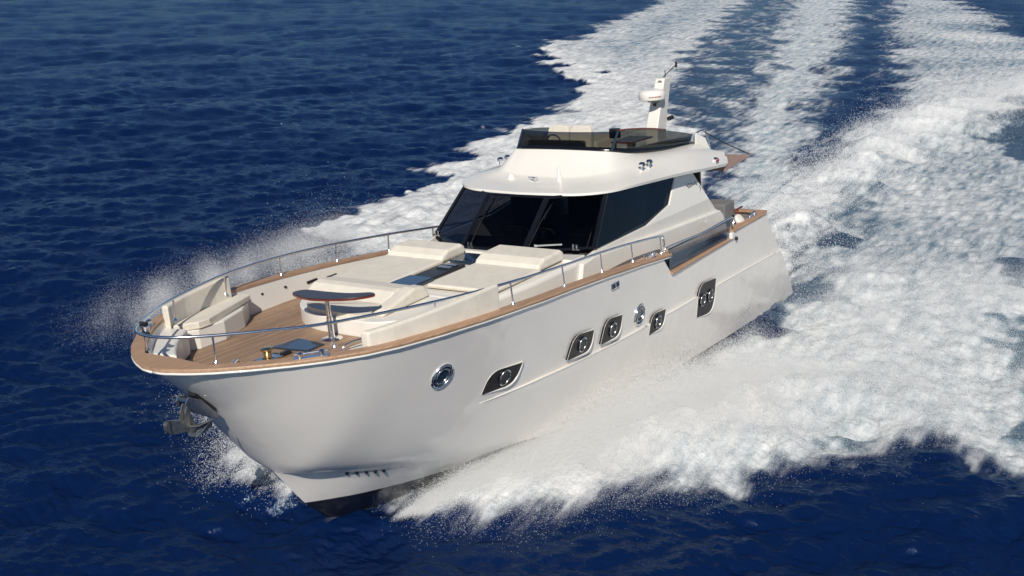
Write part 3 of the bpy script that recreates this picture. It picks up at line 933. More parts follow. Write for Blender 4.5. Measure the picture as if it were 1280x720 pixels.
ln.build('radar_lettering', 'redmark', MAST)
eb = MB().tube([(3.055, 0.02, 5.70), (3.075, 0.02, 5.70)], 0.07, 14).build('mast_emblem', 'grey', MAST)
MB().tube([(3.37, 0.0, 5.16), (3.40, 0.0, 5.15)], 0.045, 12).build('mast_lamp', 'black', MAST)
an = MB()
an.tube([(2.75, 0.03, 5.82), (2.75, 0.03, 6.02)], 0.012, 6)
an.tube([(2.72, -0.05, 5.82), (2.45, 0.05, 5.98), (2.2, 0.1, 6.10)], 0.014, 6)
an.tube([(2.2, 0.1, 6.02), (2.2, 0.1, 6.18)], 0.03, 8)
an.tube([(2.2, 0.1, 6.12), (1.75, 0.05, 6.12)], 0.01, 6)
an.build('wind_vane', 'black', MAST)
MB().tube([(3.03, 0.22, 4.72), (2.86, 0.26, 4.74)], 0.06, 10).build('deck_lamp', 'black', MAST, smooth=50)

# ---- foredeck furniture
def dz(d):
    return lambda x, y: deck_z(x) + d
SOFA_IN = [(18.50, 2.02), (18.12, 1.86), (17.50, 1.88), (16.75, 2.19), (16.22, 2.62)]
SOFA_OUT = [(16.22, 2.74), (16.9, 2.62), (17.7, 2.42), (18.3, 2.20), (18.5, 2.08)]
def sofa(side, end):
    ins = [(x, y) for x, y in SOFA_IN if x > end + 0.3] + ([(end, 2.3)] if end < 16 else [(16.22, 2.62)])
    outs = ([(end, 2.82), (16.2, 2.74)] if end < 16 else [(16.22, 2.80)]) + SOFA_OUT[1:]
    ins = [(x, side * y) for x, y in ins]
    outs = [(x, side * y) for x, y in outs]
    nm = empty_part('bow_sofa', Y)
    base = MB().prism(ins + outs, dz(-0.01), dz(0.385)).build('sofa_base', 'inner', nm, bevel=0.05, segs=3)
    g = Vector((0, 0))
    cu_in = [(x, side * (y_ - 0.02)) for x, y_ in ([(18.46, 2.08), (18.10, 1.87), (17.84, 1.88)] + ([(16.24, 2.52)] if end > 16 else [(16.6, 2.3), (end, 2.32)]))]
    MB().prism(cu_in + outs, dz(0.39), dz(0.52)).build('seat_cushion', 'cushion', nm, bevel=0.045, segs=3)
    pip = [(x, y - side * 0.004, deck_z(x) + 0.40) for x, y in cu_in]
    MB().tube(pip, 0.013, 6).build('piping', 'cushion2', nm, smooth=180)
    x1 = 16.55 if end > 16 else end
    x0 = 18.52 if side < 0 else 18.25
    xs = np.linspace(x0, x1, 14)
    bi = [(x, side * (inner_y(x) - (0.15 if x < 18 else 0.15 + 0.04 * (x - 18)))) for x in xs]
    bo = [(x, side * (inner_y(x) + 0.015)) for x in xs]
    MB().prism(bi + bo[::-1], dz(0.42), (lambda x, y: 3.645) if side < 0 else (lambda x, y: 3.63 + 0.03 * (18 - x) * 0.5)).build('backrest', 'cushion', nm, bevel=0.045, segs=3)
    return nm
sofa(-1, 16.22)
sofa(1, 15.3)
# low white lockers in the eyes of the bow
for sd_ in (-1, 1):
    o_ = [(x, sd_ * (min(inner_y(x), hull_y(x, 3.1) - 0.05))) for x in (18.55, 18.9, 19.2, 19.5, 19.72)]
    i_ = [(x - 0.12, sd_ * max(0.25, abs(y) - 0.50)) for x, y in o_]
    MB().prism(o_ + i_[::-1], lambda x, y: deck_z(x) + 0.002 if abs(y) < low_y(x) - 0.02 else 3.07, lambda x, y: 3.24 + 0.03 * (x - 18.5)).build('bow_locker', 'inner', Y, bevel=0.04, segs=3)
# moulded seat facing the table
su = empty_part('dinette_seat', Y)
plan = round_poly([(16.32, -0.9), (16.32, 0.75), (15.9, 1.25), (14.4, 1.5), (14.4, -2.0), (15.75, -1.75)], (0.5, 0.3, 0.2, 0.05, 0.05, 0.5))
MB().prism([(q.x, q.y) for q in plan], dz(-0.01), lambda x, y: 2.99).build('seat_base', 'inner', su, bevel=0.07, segs=4, smooth=40)
c1 = round_poly([(16.24, -0.95), (16.24, 0.42), (15.42, 0.42), (15.42, -1.35), (15.9, -1.3)], (0.35, 0.1, 0.1, 0.1, 0.2))
MB().prism([(q.x, q.y) for q in c1], 2.992, 3.075).build('seat_cushion', 'cushion', su, bevel=0.035, segs=3)
MB().xz([(15.55, 3.0), (15.50, 3.08), (15.22, 3.24), (15.05, 3.26), (14.62, 3.20), (14.55, 3.0)], -1.75, 0.40).build('backrest', 'cushion', su, bevel=0.06, segs=4)
MB().xz([(16.0, 2.99), (15.85, 3.10), (15.0, 3.29), (14.7, 3.25), (14.55, 3.0)], 0.42, 0.74).build('armrest', 'cushion', su, bevel=0.08, segs=4)
# table on its pedestal
tb = empty_part('bow_table', Y)
tp = smooth_path([(16.80, -0.60, 0), (16.66, -0.84, 0), (16.44, -0.72, 0), (16.40, -0.2, 0), (16.32, 0.3, 0), (16.14, 0.66, 0), (16.24, 0.80, 0), (16.52, 0.62, 0), (16.74, 0.25, 0), (16.86, -0.2, 0)], 6, True)
MB().prism([(q.x, q.y) for q in tp], 3.475, 3.508).build('table_edge', 'mahog', tb)
cc = Vector((16.55, -0.05, 0))
MB().prism([(cc.x + (q.x - cc.x) * 0.985, cc.y + (q.y - cc.y) * 0.985) for q in tp], 3.5, 3.522).build('table_top', 'tabletop', tb, bevel=0.006)
MB().lathe([(0.20, 0), (0.19, 0.012), (0.07, 0.03), (0.058, 0.06), (0.058, 0.42), (0.046, 0.43), (0.046, 0.74), (0.12, 0.77), (0.14, 0.79)], (16.60, -0.03, 2.685), 20).build('pedestal', 'chrome', tb, smooth=45)
MB().tube([(16.66, -0.03, 3.02), (16.74, -0.03, 3.02)], 0.025, 8).build('clamp_knob', 'black', tb)
# sun pads with raised head ends
def pad(y0, y1, x0, x1, xh):
    nm = empty_part('sun_pad', Y)
    MB().prism([(x0, y0), (x0 - 0.05, y1), (xh, y1 + 0.02 * (1 if y1 > 0 else -1)), (xh, y0)], 3.035, lambda x, y: 3.115 + 0.006 * (14.4 - x)).build('mattress', 'cushion', nm, bevel=0.04, segs=3)
    pr = [(xh + 0.15, 3.05), (xh + 0.02, 3.20), (xh - 0.18, 3.285), (x1 + 0.12, 3.30), (x1, 3.24), (x1, 3.05)]
    MB().xz(pr, y0 + (0.02 if y0 > 0 else -0.06) * 0, y1).build('pillow', 'cushion', nm, bevel=0.07, segs=4)
    MB().tube([(x0 + 0.005, y0, 3.05), (x0 - 0.045, y1, 3.05)], 0.012, 6).build('piping', 'cushion2', nm)
    return nm
pad(-0.46, -2.02, 14.50, 11.75, 12.55)
pad(0.36, 1.98, 14.20, 11.55, 12.50)
# hatches on the centre line
h1 = MB().prism([(14.40, -0.50), (14.40, 0.06), (14.28, 0.16), (13.72, 0.16), (13.72, -0.44)], 3.03, 3.10).build('deck_hatch', 'hatchglass', Y, bevel=0.012)
MB().tube([(14.40, -0.1, 3.11), (14.40, 0.10, 3.11), (14.30, 0.17, 3.11)], 0.02, 6).build('hatch_handle', 'chrome', h1)
h2 = MB().prism([(13.68, -0.36), (13.68, 0.12), (12.62, 0.16), (12.62, -0.36)], 3.03, 3.085).build('hatch_well', 'black', Y, bevel=0.01)
for x in (13.0, 12.8):
    MB().box((x, -0.1, 3.10), (0.14, 0.34, 0.03)).build('hatch_hinge', 'steel', h2, bevel=0.008)
MB().prism([(12.46, -0.38), (12.46, 0.24), (11.82, 0.24), (11.82, -0.38)], 3.03, 3.10).build('deck_hatch', 'hatchglass', Y, bevel=0.012)
# dark glass deck light, capstan, cleats and chain stopper on the teak
sk_ = MB().prism([(17.56, -0.64), (16.92, -0.56), (16.96, 0.12), (17.42, 0.16)], dz(0.0), dz(0.035)).build('deck_light', 'hatchglass', Y, bevel=0.008)
cp = MB().lathe([(0.13, 0), (0.13, 0.03), (0.075, 0.05), (0.07, 0.13), (0.08, 0.16), (0.115, 0.18), (0.115, 0.21), (0.06, 0.225)], (18.05, -0.20, deck_z(18.05)), 20).build('capstan', 'brass', Y, smooth=45)
MB().box((18.05, -0.20, deck_z(18.05) + 0.02), (0.42, 0.30, 0.03)).build('capstan_base', 'chrome', cp, bevel=0.01)
MB().box((17.72, -0.10, deck_z(17.7) + 0.04), (0.22, 0.10, 0.07)).build('chain_stopper', 'black', Y, bevel=0.02)
MB().box((18.55, -0.52, deck_z(18.5) + 0.04), (0.30, 0.07, 0.07), 0.5).build('chain_stopper', 'chrome', Y, bevel=0.02)
def cleat(x, side, dxy):
    y = side * (gun_y(x) - 0.13)
    z = she_z(x) + 0.035
    mb = MB()
    d = Vector((dxy[0], side * dxy[1], 0)).normalized()
    for s_ in (-0.17, 0.17):
        c = Vector((x, y, z)) + d * s_
        mb.lathe([(0.05, 0), (0.045, 0.05), (0.055, 0.09), (0.03, 0.11)], c, 12)
    mb.tube([Vector((x, y, z + 0.075)) - d * 0.26, Vector((x, y, z + 0.075)) + d * 0.26], 0.024, 8)
    mb.box((x, y, z + 0.008), (0.56, 0.12, 0.016), math.atan2(d.y, d.x))
    mb.build('cleat', 'chrome', Y, smooth=50)
for sd_ in (1, -1):
    cleat(19.1, sd_, (-0.75, 0.66))
    cleat(9.3, sd_, (1, 0.05))
    cleat(2.9, sd_, (1, 0.03))
    # door catches and small lamps on the inside of the bulwark
    for x, s_ in ((15.6, 0.03), (14.9, 0.03)):
        MB().box((x, sd_ * (inner_y(x) - 0.03), she_z(x) - 0.22), (0.05, 0.03, 0.04)).build('bulwark_lamp', 'black', Y)
    for x in (14.1, 13.5):
        MB().box((x, sd_ * (inner_y(x) - 0.03), she_z(x) - 0.24), (0.30, 0.03, 0.05)).build('bulwark_vent', 'black', Y)
MB().tube(smooth_path([(18.36, 2.0, deck_z(18.3) + 0.30), (18.40, 1.98, deck_z(18.3) + 0.58), (18.25, 2.03, deck_z(18.3) + 0.66), (18.0, 2.1, deck_z(18.3) + 0.66)], 6), 0.016, 8).build('grab_handle', 'chrome', Y, smooth=180)
# ---- cockpit aft
MB().prism([(4.0, 1.2), (4.0, 2.25), (3.35, 2.25), (3.35, 1.2)], 1.9, 2.62).build('cockpit_locker', 'grey', Y, bevel=0.03)
MB().prism([(4.0, -2.2), (4.0, -1.2), (3.35, -1.2), (3.35, -2.2)], 1.9, 2.62).build('cockpit_locker', 'grey', Y, bevel=0.03)
wd = MB().lathe([(0.05, -0.06), (0.17, -0.05), (0.19, 0.0), (0.17, 0.04), (0.05, 0.06)], (3.55, 2.48, 2.12), 20, Matrix.Rotation(math.radians(-55), 3, 'X')).build('mooring_winch', 'inner', Y, smooth=50)
tp_ = MB().tube([(3.55, 2.4, 2.1), (3.50, 2.4, 2.42)], 0.03, 8)
tp_.tube([(3.75, 2.4, 2.42), (3.2, 2.4, 2.42)], 0.025, 8)
tp_.build('winch_handle', 'mahog', wd)
# ================================================================= the anchor in the bow roller
A0 = empty('anchor', 'galvanised plough anchor hanging from the roller at the stem of the yacht', 'anchor', SHIP @ Matrix.Translation((20.0, 0, 2.55)) @ Matrix.Scale(0.86, 4))
def al(l):
    return [(a - 20.0, b_ - 2.55) for a, b_ in l]
MB().xz(al([(20.02, 2.80), (20.12, 2.74), (20.14, 2.40), (20.02, 2.22), (19.95, 2.24), (20.03, 2.42)]), -0.035, 0.035).build('shank', 'galv', A0, bevel=0.008)
# twin plough blades and the broad after plate
for sd_ in (1, -1):
    mb = MB().slab([(0.14, sd_ * 0.015, -0.26), (0.10, sd_ * 0.30, -0.22), (-0.16, sd_ * 0.40, -0.16), (-0.20, sd_ * 0.30, -0.34), (0.0, sd_ * 0.12, -0.50), (0.12, sd_ * 0.015, -0.48)], 0.03)
    mb.build('fluke', 'galv', A0, bevel=0.006)
pl = round_poly([(0.08, -0.16), (0.46, -0.02), (0.62, 0.02), (0.62, -0.24), (0.44, -0.30), (0.10, -0.36)], (0.02, 0.1, 0.12, 0.12, 0.1, 0.02))
MB().xz([(q.x, q.y) for q in pl], -0.05, 0.05).build('fluke_tip', 'galv', A0, bevel=0.03, segs=3)
for sy in (-0.07, 0.07):
    MB().xz([(0.0, 0.24), (0.10, 0.18), (0.20, 0.02), (0.20, -0.26), (0.12, -0.30), (0.10, 0.0), (0.02, 0.12)], sy - 0.014, sy + 0.014).build('cheek', 'galv', A0, bevel=0.005)
MB().tube([(0.05, 0, 0.22), (0.02, 0, 0.10), (-0.08, 0, 0.06)], 0.03, 8).build('swivel', 'brass', A0)

# ================================================================= the sea
# outlines of the foam on the water, in metres (x along the yacht's course, y to port)
FOAM_ADD = {
    'lanes': (0.29, 2.5, [(-100.74, -52.19), (-44.22, -28.5), (-25.59, -19.08), (-15.64, -10.71), (-9.78, -4.73), (-1.2, -0.22), (-2.63, 1.9), (-13.64, -0.15), (-28.45, -2.06), (-57.7, -8.49), (-118.77, -25.42)]),
    'left': (0.9, 1.0, [(3.57, -13.63), (2.27, -13.12), (0.69, -12.79), (0.69, -13.76), (0.69, -15.15), (-1.02, -14.45), (-3.0, -13.45), (-3.64, -14.07), (-5.41, -14.28), (-5.92, -15.52), (-6.17, -16.72), (-7.97, -16.22), (-9.79, -15.78), (-9.89, -17.11), (-11.94, -16.84), (-14.72, -17.35), (-14.59, -18.95), (-15.49, -17.62), (-18.69, -18.49), (-25.2, -19.66), (-29.11, -21.41), (-33.69, -26.26), (-41.35, -32.75), (-46.91, -34.78), (-51.26, -33.97), (-58.6, -37.81), (-68.38, -39.4), (-81.11, -42.82), (-101.87, -50.52), (-108.07, -41.32), (-86.66, -34.58), (-58.2, -25.62), (-42.34, -20.07), (-33.66, -17.39), (-27.0, -14.66), (-23.18, -11.83), (-18.86, -8.5), (-14.69, -6.23), (-7.04, -3.47), (3.6, -3.27), (5.48, -6.06), (4.75, -10.54)]),
    'center': (0.64, 1.0, [(-109.47, -39.23), (-88.83, -31.36), (-60.45, -22.29), (-39.25, -14.91), (-27.73, -11.32), (-19.53, -8.18), (-13.2, -5.75), (-7.21, -3.22), (-1.2, -0.22), (-2.63, 1.9), (-10.33, -0.63), (-22.24, -4.15), (-26.84, -6.4), (-34.68, -8.0), (-59.36, -14.49), (-93.17, -24.91), (-114.72, -31.45)]),
    'right': (0.6, 1.2, [(-116.24, -29.19), (-94.62, -22.76), (-60.42, -12.91), (-40.81, -6.77), (-29.85, -3.94), (-25.02, -3.47), (-22.35, -3.99), (-13.85, -2.25), (-6.76, -0.07), (-2.06, 1.05), (2.7, 2.25), (3.26, 4.09), (-0.1, 9.07), (-1.54, 11.21), (-65.79, 3.52), (-69.55, -3.95), (-74.73, -6.21), (-84.77, -8.56), (-99.2, -15.96), (-120.46, -22.91)]),
    'bow': (0.7, 1.7, [(16.99, 0.11), (16.37, 0.62), (15.49, 1.5), (14.59, 2.4), (13.72, 3.35), (12.99, 4.21), (12.24, 5.43), (11.38, 6.26), (10.72, 7.01), (9.81, 7.54), (8.48, 8.14), (8.25, 8.74), (8.27, 9.63), (8.34, 10.65), (8.81, 12.72), (-8.64, 10.82), (-6.64, 7.85), (-4.06, 4.03), (-1.64, 2.53), (3.56, 2.61), (9.42, 2.08), (13.25, 0.67)]),
}
FOAM_CUT = {
    'streakr': (0.85, 0.6, [(-115.11, -30.86), (-64.87, -15.72), (-36.33, -8.08), (-25.9, -5.85), (-21.13, -4.16), (-23.83, -3.49), (-31.09, -4.18), (-55.58, -11.64), (-115.96, -29.61)]),
    'h1': (0.9, 0.35, [(-5.32, 1.25), (-7.11, 0.98), (-7.1, 1.85), (-5.63, 2.2), (-4.39, 1.8)]),
    'h2': (0.75, 0.5, [(-26.58, 2.29), (-32.74, 1.56), (-37.08, 2.55), (-35.5, 4.44), (-22.37, 6.53), (-22.85, 4.47)]),
    'h3': (0.8, 0.3, [(-5.03, 7.57), (-7.58, 7.47), (-8.55, 7.98), (-5.25, 8.56), (-4.06, 8.1)]),
    'h4': (0.7, 0.3, [(0.86, 7.85), (-0.04, 8.47), (-2.98, 8.96), (2.48, 9.92), (1.98, 8.89)]),
    'h5': (0.8, 0.25, [(5.26, 9.77), (4.08, 9.77), (2.88, 10.17), (6.44, 10.78), (6.62, 10.25)]),
    'trough': (0.6, 0.5, [(4.01, 2.46), (1.54, 2.25), (-1.57, 2.43), (-3.49, 3.18), (-0.49, 3.44), (2.37, 3.29), (4.37, 2.95)]),
    'h6': (0.55, 0.3, [(8.3, 6.32), (7.41, 6.57), (7.99, 7.47), (9.02, 7.28), (9.08, 6.86)]),
    'h7': (0.4, 0.6, [(-12.39, 0.26), (-13.55, 0.85), (-8.1, 2.81), (-6.05, 2.34)]),
}
RIDGES = {
    'crestr': [(-1.85, 0.74), (-6.04, -0.24), (-10.56, -0.71), (-17.5, -0.71), (-24.25, -0.5), (-31.67, -0.03), (-37.14, 0.86), (-41.84, 2.13)],
    'crestl': [(-40.77, -32.02), (-34.77, -26.6), (-28.42, -20.84), (-22.81, -16.46), (-18.74, -12.8)],
    'crestl2': [(3.49, -13.51), (0.85, -12.85), (-3.19, -13.4), (-8.76, -15.04), (-15.82, -17.12)],
    'edgep': [(14.14, 2.1), (12.78, 3.54), (11.77, 5.21), (10.26, 6.68), (7.89, 7.96), (7.54, 9.47), (7.67, 10.53)],
}
VIEW_AZ = math.atan2(-0.526, -0.781)
def band_tile(lmax, L, N, seed, direc=None, spread=2.0):
    """periodic random field with wavelengths lmax/2..lmax: height and horizontal chop, unit rms slope"""
    rg = np.random.default_rng(seed)
    kx = np.fft.fftfreq(N, L / N) * 2 * np.pi
    KX, KY = np.meshgrid(kx, kx, indexing='ij')
    K = np.hypot(KX, KY) + 1e-9
    lam = 2 * np.pi / K
    A = np.exp(-((np.log2(lam / (lmax * 0.72))) / 0.42) ** 2) / K
    if direc is not None:
        c = (KX * math.cos(direc) + KY * math.sin(direc)) / K
        A *= np.abs(c) ** spread + 0.06
    H = A * (rg.normal(size=(N, N)) + 1j * rg.normal(size=(N, N)))
    H[0, 0] = 0
    h = np.fft.ifft2(H).real
    dx = np.fft.ifft2(-1j * KX / K * H).real
    dy = np.fft.ifft2(-1j * KY / K * H).real
    sl = np.sqrt(np.mean(np.fft.ifft2(1j * KX * H).real ** 2 + np.fft.ifft2(1j * KY * H).real ** 2))
    return np.stack([h, dx, dy], -1) / sl

def sample(tile, L, x, y):
    N = tile.shape[0]
    u, v = (x / L * N) % N, (y / L * N) % N
    i, j = np.floor(u).astype(np.int64), np.floor(v).astype(np.int64)
    fu, fv = (u - i), (v - j)
    if tile.ndim == 3:
        fu, fv = fu[:, None], fv[:, None]
    i %= N
    j %= N
    i2, j2 = (i + 1) % N, (j + 1) % N
    return (tile[i, j] * (1 - fu) * (1 - fv) + tile[i2, j] * fu * (1 - fv) + tile[i, j2] * (1 - fu) * fv + tile[i2, j2] * fu * fv)

# one sheet: rings round a point of the water, finest towards the yacht, reaching past the horizon
CX, CY = 30.6, 13.2
a_in = np.linspace(-0.62, 0.62, 1500)
a_out = np.linspace(0.62, 2 * math.pi - 0.62, 160)[1:-1]
ANG = np.concatenate([a_in, a_out]) + VIEW_AZ
dep = np.radians(np.linspace(46, 4.0, 860))
RAD = np.concatenate([[1.5, 4, 7], 11.3 / np.tan(dep), [190, 230, 290, 380, 520, 750, 1200, 2200, 4500, 9000]])
na, nrr = len(ANG), len(RAD)
RR, AA = np.meshgrid(RAD, ANG, indexing='ij')
X0 = (CX + RR * np.cos(AA)).ravel()
Y0 = (CY + RR * np.sin(AA)).ravel()
DR = np.gradient(RAD)
DAng = np.abs(np.gradient(np.unwrap(ANG)))
SP = np.maximum(DR[:, None] * 0.8, RR * DAng[None, :]).ravel()

SLOPE = [(24, 0.018), (12, 0.025), (6, 0.045), (3, 0.085), (1.5, 0.14), (0.75, 0.165), (0.38, 0.14), (0.19, 0.07)]
WIND = VIEW_AZ + 0.12
DX = np.zeros_like(X0)
DY = np.zeros_like(X0)
DZ = np.zeros_like(X0)
for b_, (lm, sl) in enumerate(SLOPE):
    L = lm * (15.3 + 1.7 * (b_ % 3))
    tl = band_tile(lm, L, 256, 100 + b_, WIND + (0.35 if b_ % 2 else -0.25), 2.2 if lm > 1 else 1.2)
    w_ = np.clip(lm * 0.72 / (SP * 2.2) - 0.6, 0, 1)
    idx = np.nonzero(w_ > 0)[0]
    s_ = sample(tl, L, X0[idx], Y0[idx]) * (sl * w_[idx])[:, None]
    DZ[idx] += s_[:, 0]
    DX[idx] += s_[:, 1] * 0.6
    DY[idx] += s_[:, 2] * 0.6

def unit_noise(lam, seed, N=256, rep=15.7):
    t = band_tile(lam, lam * rep, N, seed)[..., 0]
    return t / t.std(), lam * rep
N4, L4 = unit_noise(5.0, 31)
N1, L1 = unit_noise(1.4, 32)
N0, L0 = unit_noise(0.55, 33)
NA, LA = unit_noise(0.26, 34)
N10, L10 = unit_noise(14.0, 35)

near = np.nonzero((RR.ravel() < 175))[0]
xn, yn = X0[near], Y0[near]
dist = np.hypot(xn - CX, yn - CY)
n4, n4b = sample(N4, L4, xn, yn), sample(N4, L4, yn + 31, xn - 17)
n1, n1b = sample(N1, L1, xn, yn), sample(N1, L1, yn + 11, xn - 7)
n0 = sample(N0, L0, xn, yn)
n10 = sample(N10, L10, xn, yn)
far_s = np.clip(dist / 40, 0.5, 2.0)
xw = xn + 0.32 * far_s * n4 + 0.16 * n1
yw = yn + 0.32 * far_s * n4b + 0.16 * n1b

def poly_sd(px, py, poly):
    """signed distance, positive inside"""
    P_ = np.array(poly)
    d = np.full(px.shape, 1e9)
    ins = np.zeros(px.shape, bool)
    j = len(P_) - 1
    for i in range(len(P_)):
        ax, ay = P_[j]
        bx_, by_ = P_[i]
        ex, ey = bx_ - ax, by_ - ay
        t = np.clip(((px - ax) * ex + (py - ay) * ey) / (ex * ex + ey * ey + 1e-12), 0, 1)
        d = np.minimum(d, np.hypot(px - ax - t * ex, py - ay - t * ey))
        c = ((ay > py) != (by_ > py)) & (px < ex * (py - ay) / (ey if abs(ey) > 1e-12 else 1e-12) + ax)
        ins ^= c
        j = i
    return np.where(ins, d, -d)
def line_d(px, py, line):
    P_ = np.array(line)
    d = np.full(px.shape, 1e9)
    tt = np.zeros(px.shape)
    for i in range(len(P_) - 1):
        ax, ay = P_[i]
        ex, ey = P_[i + 1] - P_[i]
        t = np.clip(((px - ax) * ex + (py - ay) * ey) / (ex * ex + ey * ey), 0, 1)
        q = np.hypot(px - ax - t * ex, py - ay - t * ey)
        tt = np.where(q < d, (i + t) / (len(P_) - 1), tt)
        d = np.minimum(d, q)
    return d, tt
def boxed(poly, margin):
    P_ = np.array(poly)
    return np.nonzero((xw > P_[:, 0].min() - margin) & (xw < P_[:, 0].max() + margin) & (yw > P_[:, 1].min() - margin) & (yw < P_[:, 1].max() + margin))[0]
def smst(a, b_, v):
    t = np.clip((v - a) / (b_ - a), 0, 1)
    return t * t * (3 - 2 * t)

foam = np.zeros_like(xn)
aer = np.zeros_like(xn)
inside = {}
for key, (val, soft, poly) in FOAM_ADD.items():
    ii = boxed(poly, 6)
    sd_ = poly_sd(xw[ii], yw[ii], poly)
    sf = soft * far_s[ii]
    f_ = val * smst(-0.6 * sf, 1.0 * sf, sd_)
    if key == 'left':
        f_ *= 0.52 + 0.48 * smst(9.0, 1.0, sd_)        # brightest at the breaking edge
        f_ *= 1.0 - 0.25 * smst(50, 110, dist[ii])
    if key == 'lanes':
        f_ *= 1 + 0.35 * n4[ii] + 0.25 * n1[ii]
    if key == 'right':
        f_ += 0.05 * n10[ii] * (f_ > 0.02)
    g = np.zeros_like(foam)
    g[ii] = f_
    inside[key] = np.zeros_like(foam)
    inside[key][ii] = smst(-0.3 * sf, 1.2 * sf, sd_)
    foam = np.maximum(foam, g)
    a_ = smst(0.0, 1.6 * sf, sd_) * {'center': 1.0, 'bow': 1.0, 'lanes': 0.22}.get(key, 0.6)
    aer[ii] = np.maximum(aer[ii], a_)
for key, (val, soft, poly) in FOAM_CUT.items():
    ii = boxed(poly, 3)
    k_ = 1 - val * smst(-0.5 * soft, 0.8 * soft, poly_sd(xw[ii], yw[ii], poly))
    foam[ii] *= k_
    aer[ii] *= 0.3 + 0.7 * k_
# breaking crests
dzn = np.zeros_like(xn)
d_, t_ = line_d(xw, yw, RIDGES['crestr'])
wd_ = 1.0 + 1.6 * t_
cr_ = np.exp(-(d_ / wd_) ** 2)
foam = np.maximum(foam, 1.05 * cr_)
dzn += 0.55 * cr_ * (0.8 + 0.3 * n4)
for key, wdt, hh in (('crestl', 2.4, 0.22), ('crestl2', 0.9, 0.16)):
    d_, t_ = line_d(xw, yw, RIDGES[key])
    cr_ = np.exp(-(d_ / wdt) ** 2)
    foam = np.maximum(foam, np.clip(foam * 3, 0, 1) * cr_)
    dzn += hh * cr_ * np.clip(foam * 1.3, 0, 1)
# the wave thrown off the port bow and the churned water it leaves
db, tb_ = line_d(0.5 * (xw + xn), 0.5 * (yw + yn), [(16.6, 0.6), (14.8, 2.5), (12.4, 3.6), (9.0, 5.0), (5.0, 6.6), (0.0, 8.0)])
bw = np.exp(-(db / (0.5 + 1.5 * tb_)) ** 2) * smst(0.0, 0.12, tb_) * smst(1.0, 0.55, tb_)
dzn += 0.42 * bw * (0.9 + 0.12 * n4)
foam = np.maximum(foam, bw * 0.98)
db2, tb2 = line_d(xw, yw, [(17.0, -0.6), (16.4, -2.4), (14.2, -4.8), (9.0, -8.2), (3.5, -11.6), (-1.0, -13.2)])
bw2 = np.exp(-(db2 / (0.5 + 1.2 * tb2)) ** 2) * smst(0.0, 0.12, tb2) * smst(0.85, 0.4, tb2)
dzn += 0.5 * bw2
foam = np.maximum(foam, bw2 * 0.95)
# hollow behind the transom and along the quarters
hol = np.exp(-((xn + 1.5) / 3.2) ** 2 - ((yn + 0.3) / 2.6) ** 2)
dzn -= 0.35 * hol
rough = np.clip(foam, 0, 1)
nA = np.where(dist < 60, sample(NA, LA, xn, yn), 0)
turb = 0.06 * n4 + 0.028 * n1 + 0.013 * n0 * np.clip(60 / dist, 0, 1) + 0.006 * nA
dzn += rough * turb * np.clip(0.55 + 0.9 * (inside['bow'] + inside['center'] * 0.6), 0, 1.4)
DZ[near] = DZ[near] * (1 - 0.72 * rough) + dzn
FO = np.zeros_like(X0)
FO[near] = np.clip(foam, 0, 1.1)
AE = np.zeros_like(X0)
AE[near] = np.clip(aer, 0, 1)

V = np.empty((X0.size, 3), np.float32)
V[:, 0], V[:, 1], V[:, 2] = X0 + DX, Y0 + DY, DZ
I = np.arange(nrr - 1)[:, None] * na
J = np.arange(na)[None, :]
J2 = (J + 1) % na
quads = np.stack([I + J, I + J2, I + na + J2, I + na + J], -1).reshape(-1, 4).astype(np.int32)
V = np.concatenate([V, np.array([[CX, CY, 0]], np.float32)])
FO = np.append(FO, 0)
AE = np.append(AE, 0)
cidx = len(V) - 1
tri = np.stack([np.full(na, cidx), (np.arange(na) + 1) % na, np.arange(na)], -1).astype(np.int32)
me = bpy.data.meshes.new('sea')
me.vertices.add(len(V))
me.vertices.foreach_set('co', V.ravel())
me.loops.add(quads.size + tri.size)
me.loops.foreach_set('vertex_index', np.concatenate([quads.ravel(), tri.ravel()]))
me.polygons.add(len(quads) + len(tri))
me.polygons.foreach_set('loop_start', np.concatenate([np.arange(len(quads)) * 4, quads.size + np.arange(len(tri)) * 3]).astype(np.int32))
me.update(calc_edges=True)
me.polygons.foreach_set('use_smooth', np.ones(len(me.polygons), bool))
for nm, ar in (('foam', FO), ('aerated', AE)):
    at = me.attributes.new(nm, 'FLOAT', 'POINT')
    at.data.foreach_set('value', ar.astype(np.float32))
if me.polygons[0].normal.z < 0:
    me.flip_normals()
sea = bpy.data.objects.new('sea', me)
COL.objects.link(sea)
sea['kind'] = 'structure'
sea['label'] = 'deep blue rippled sea streaked with the white foam of the wake'

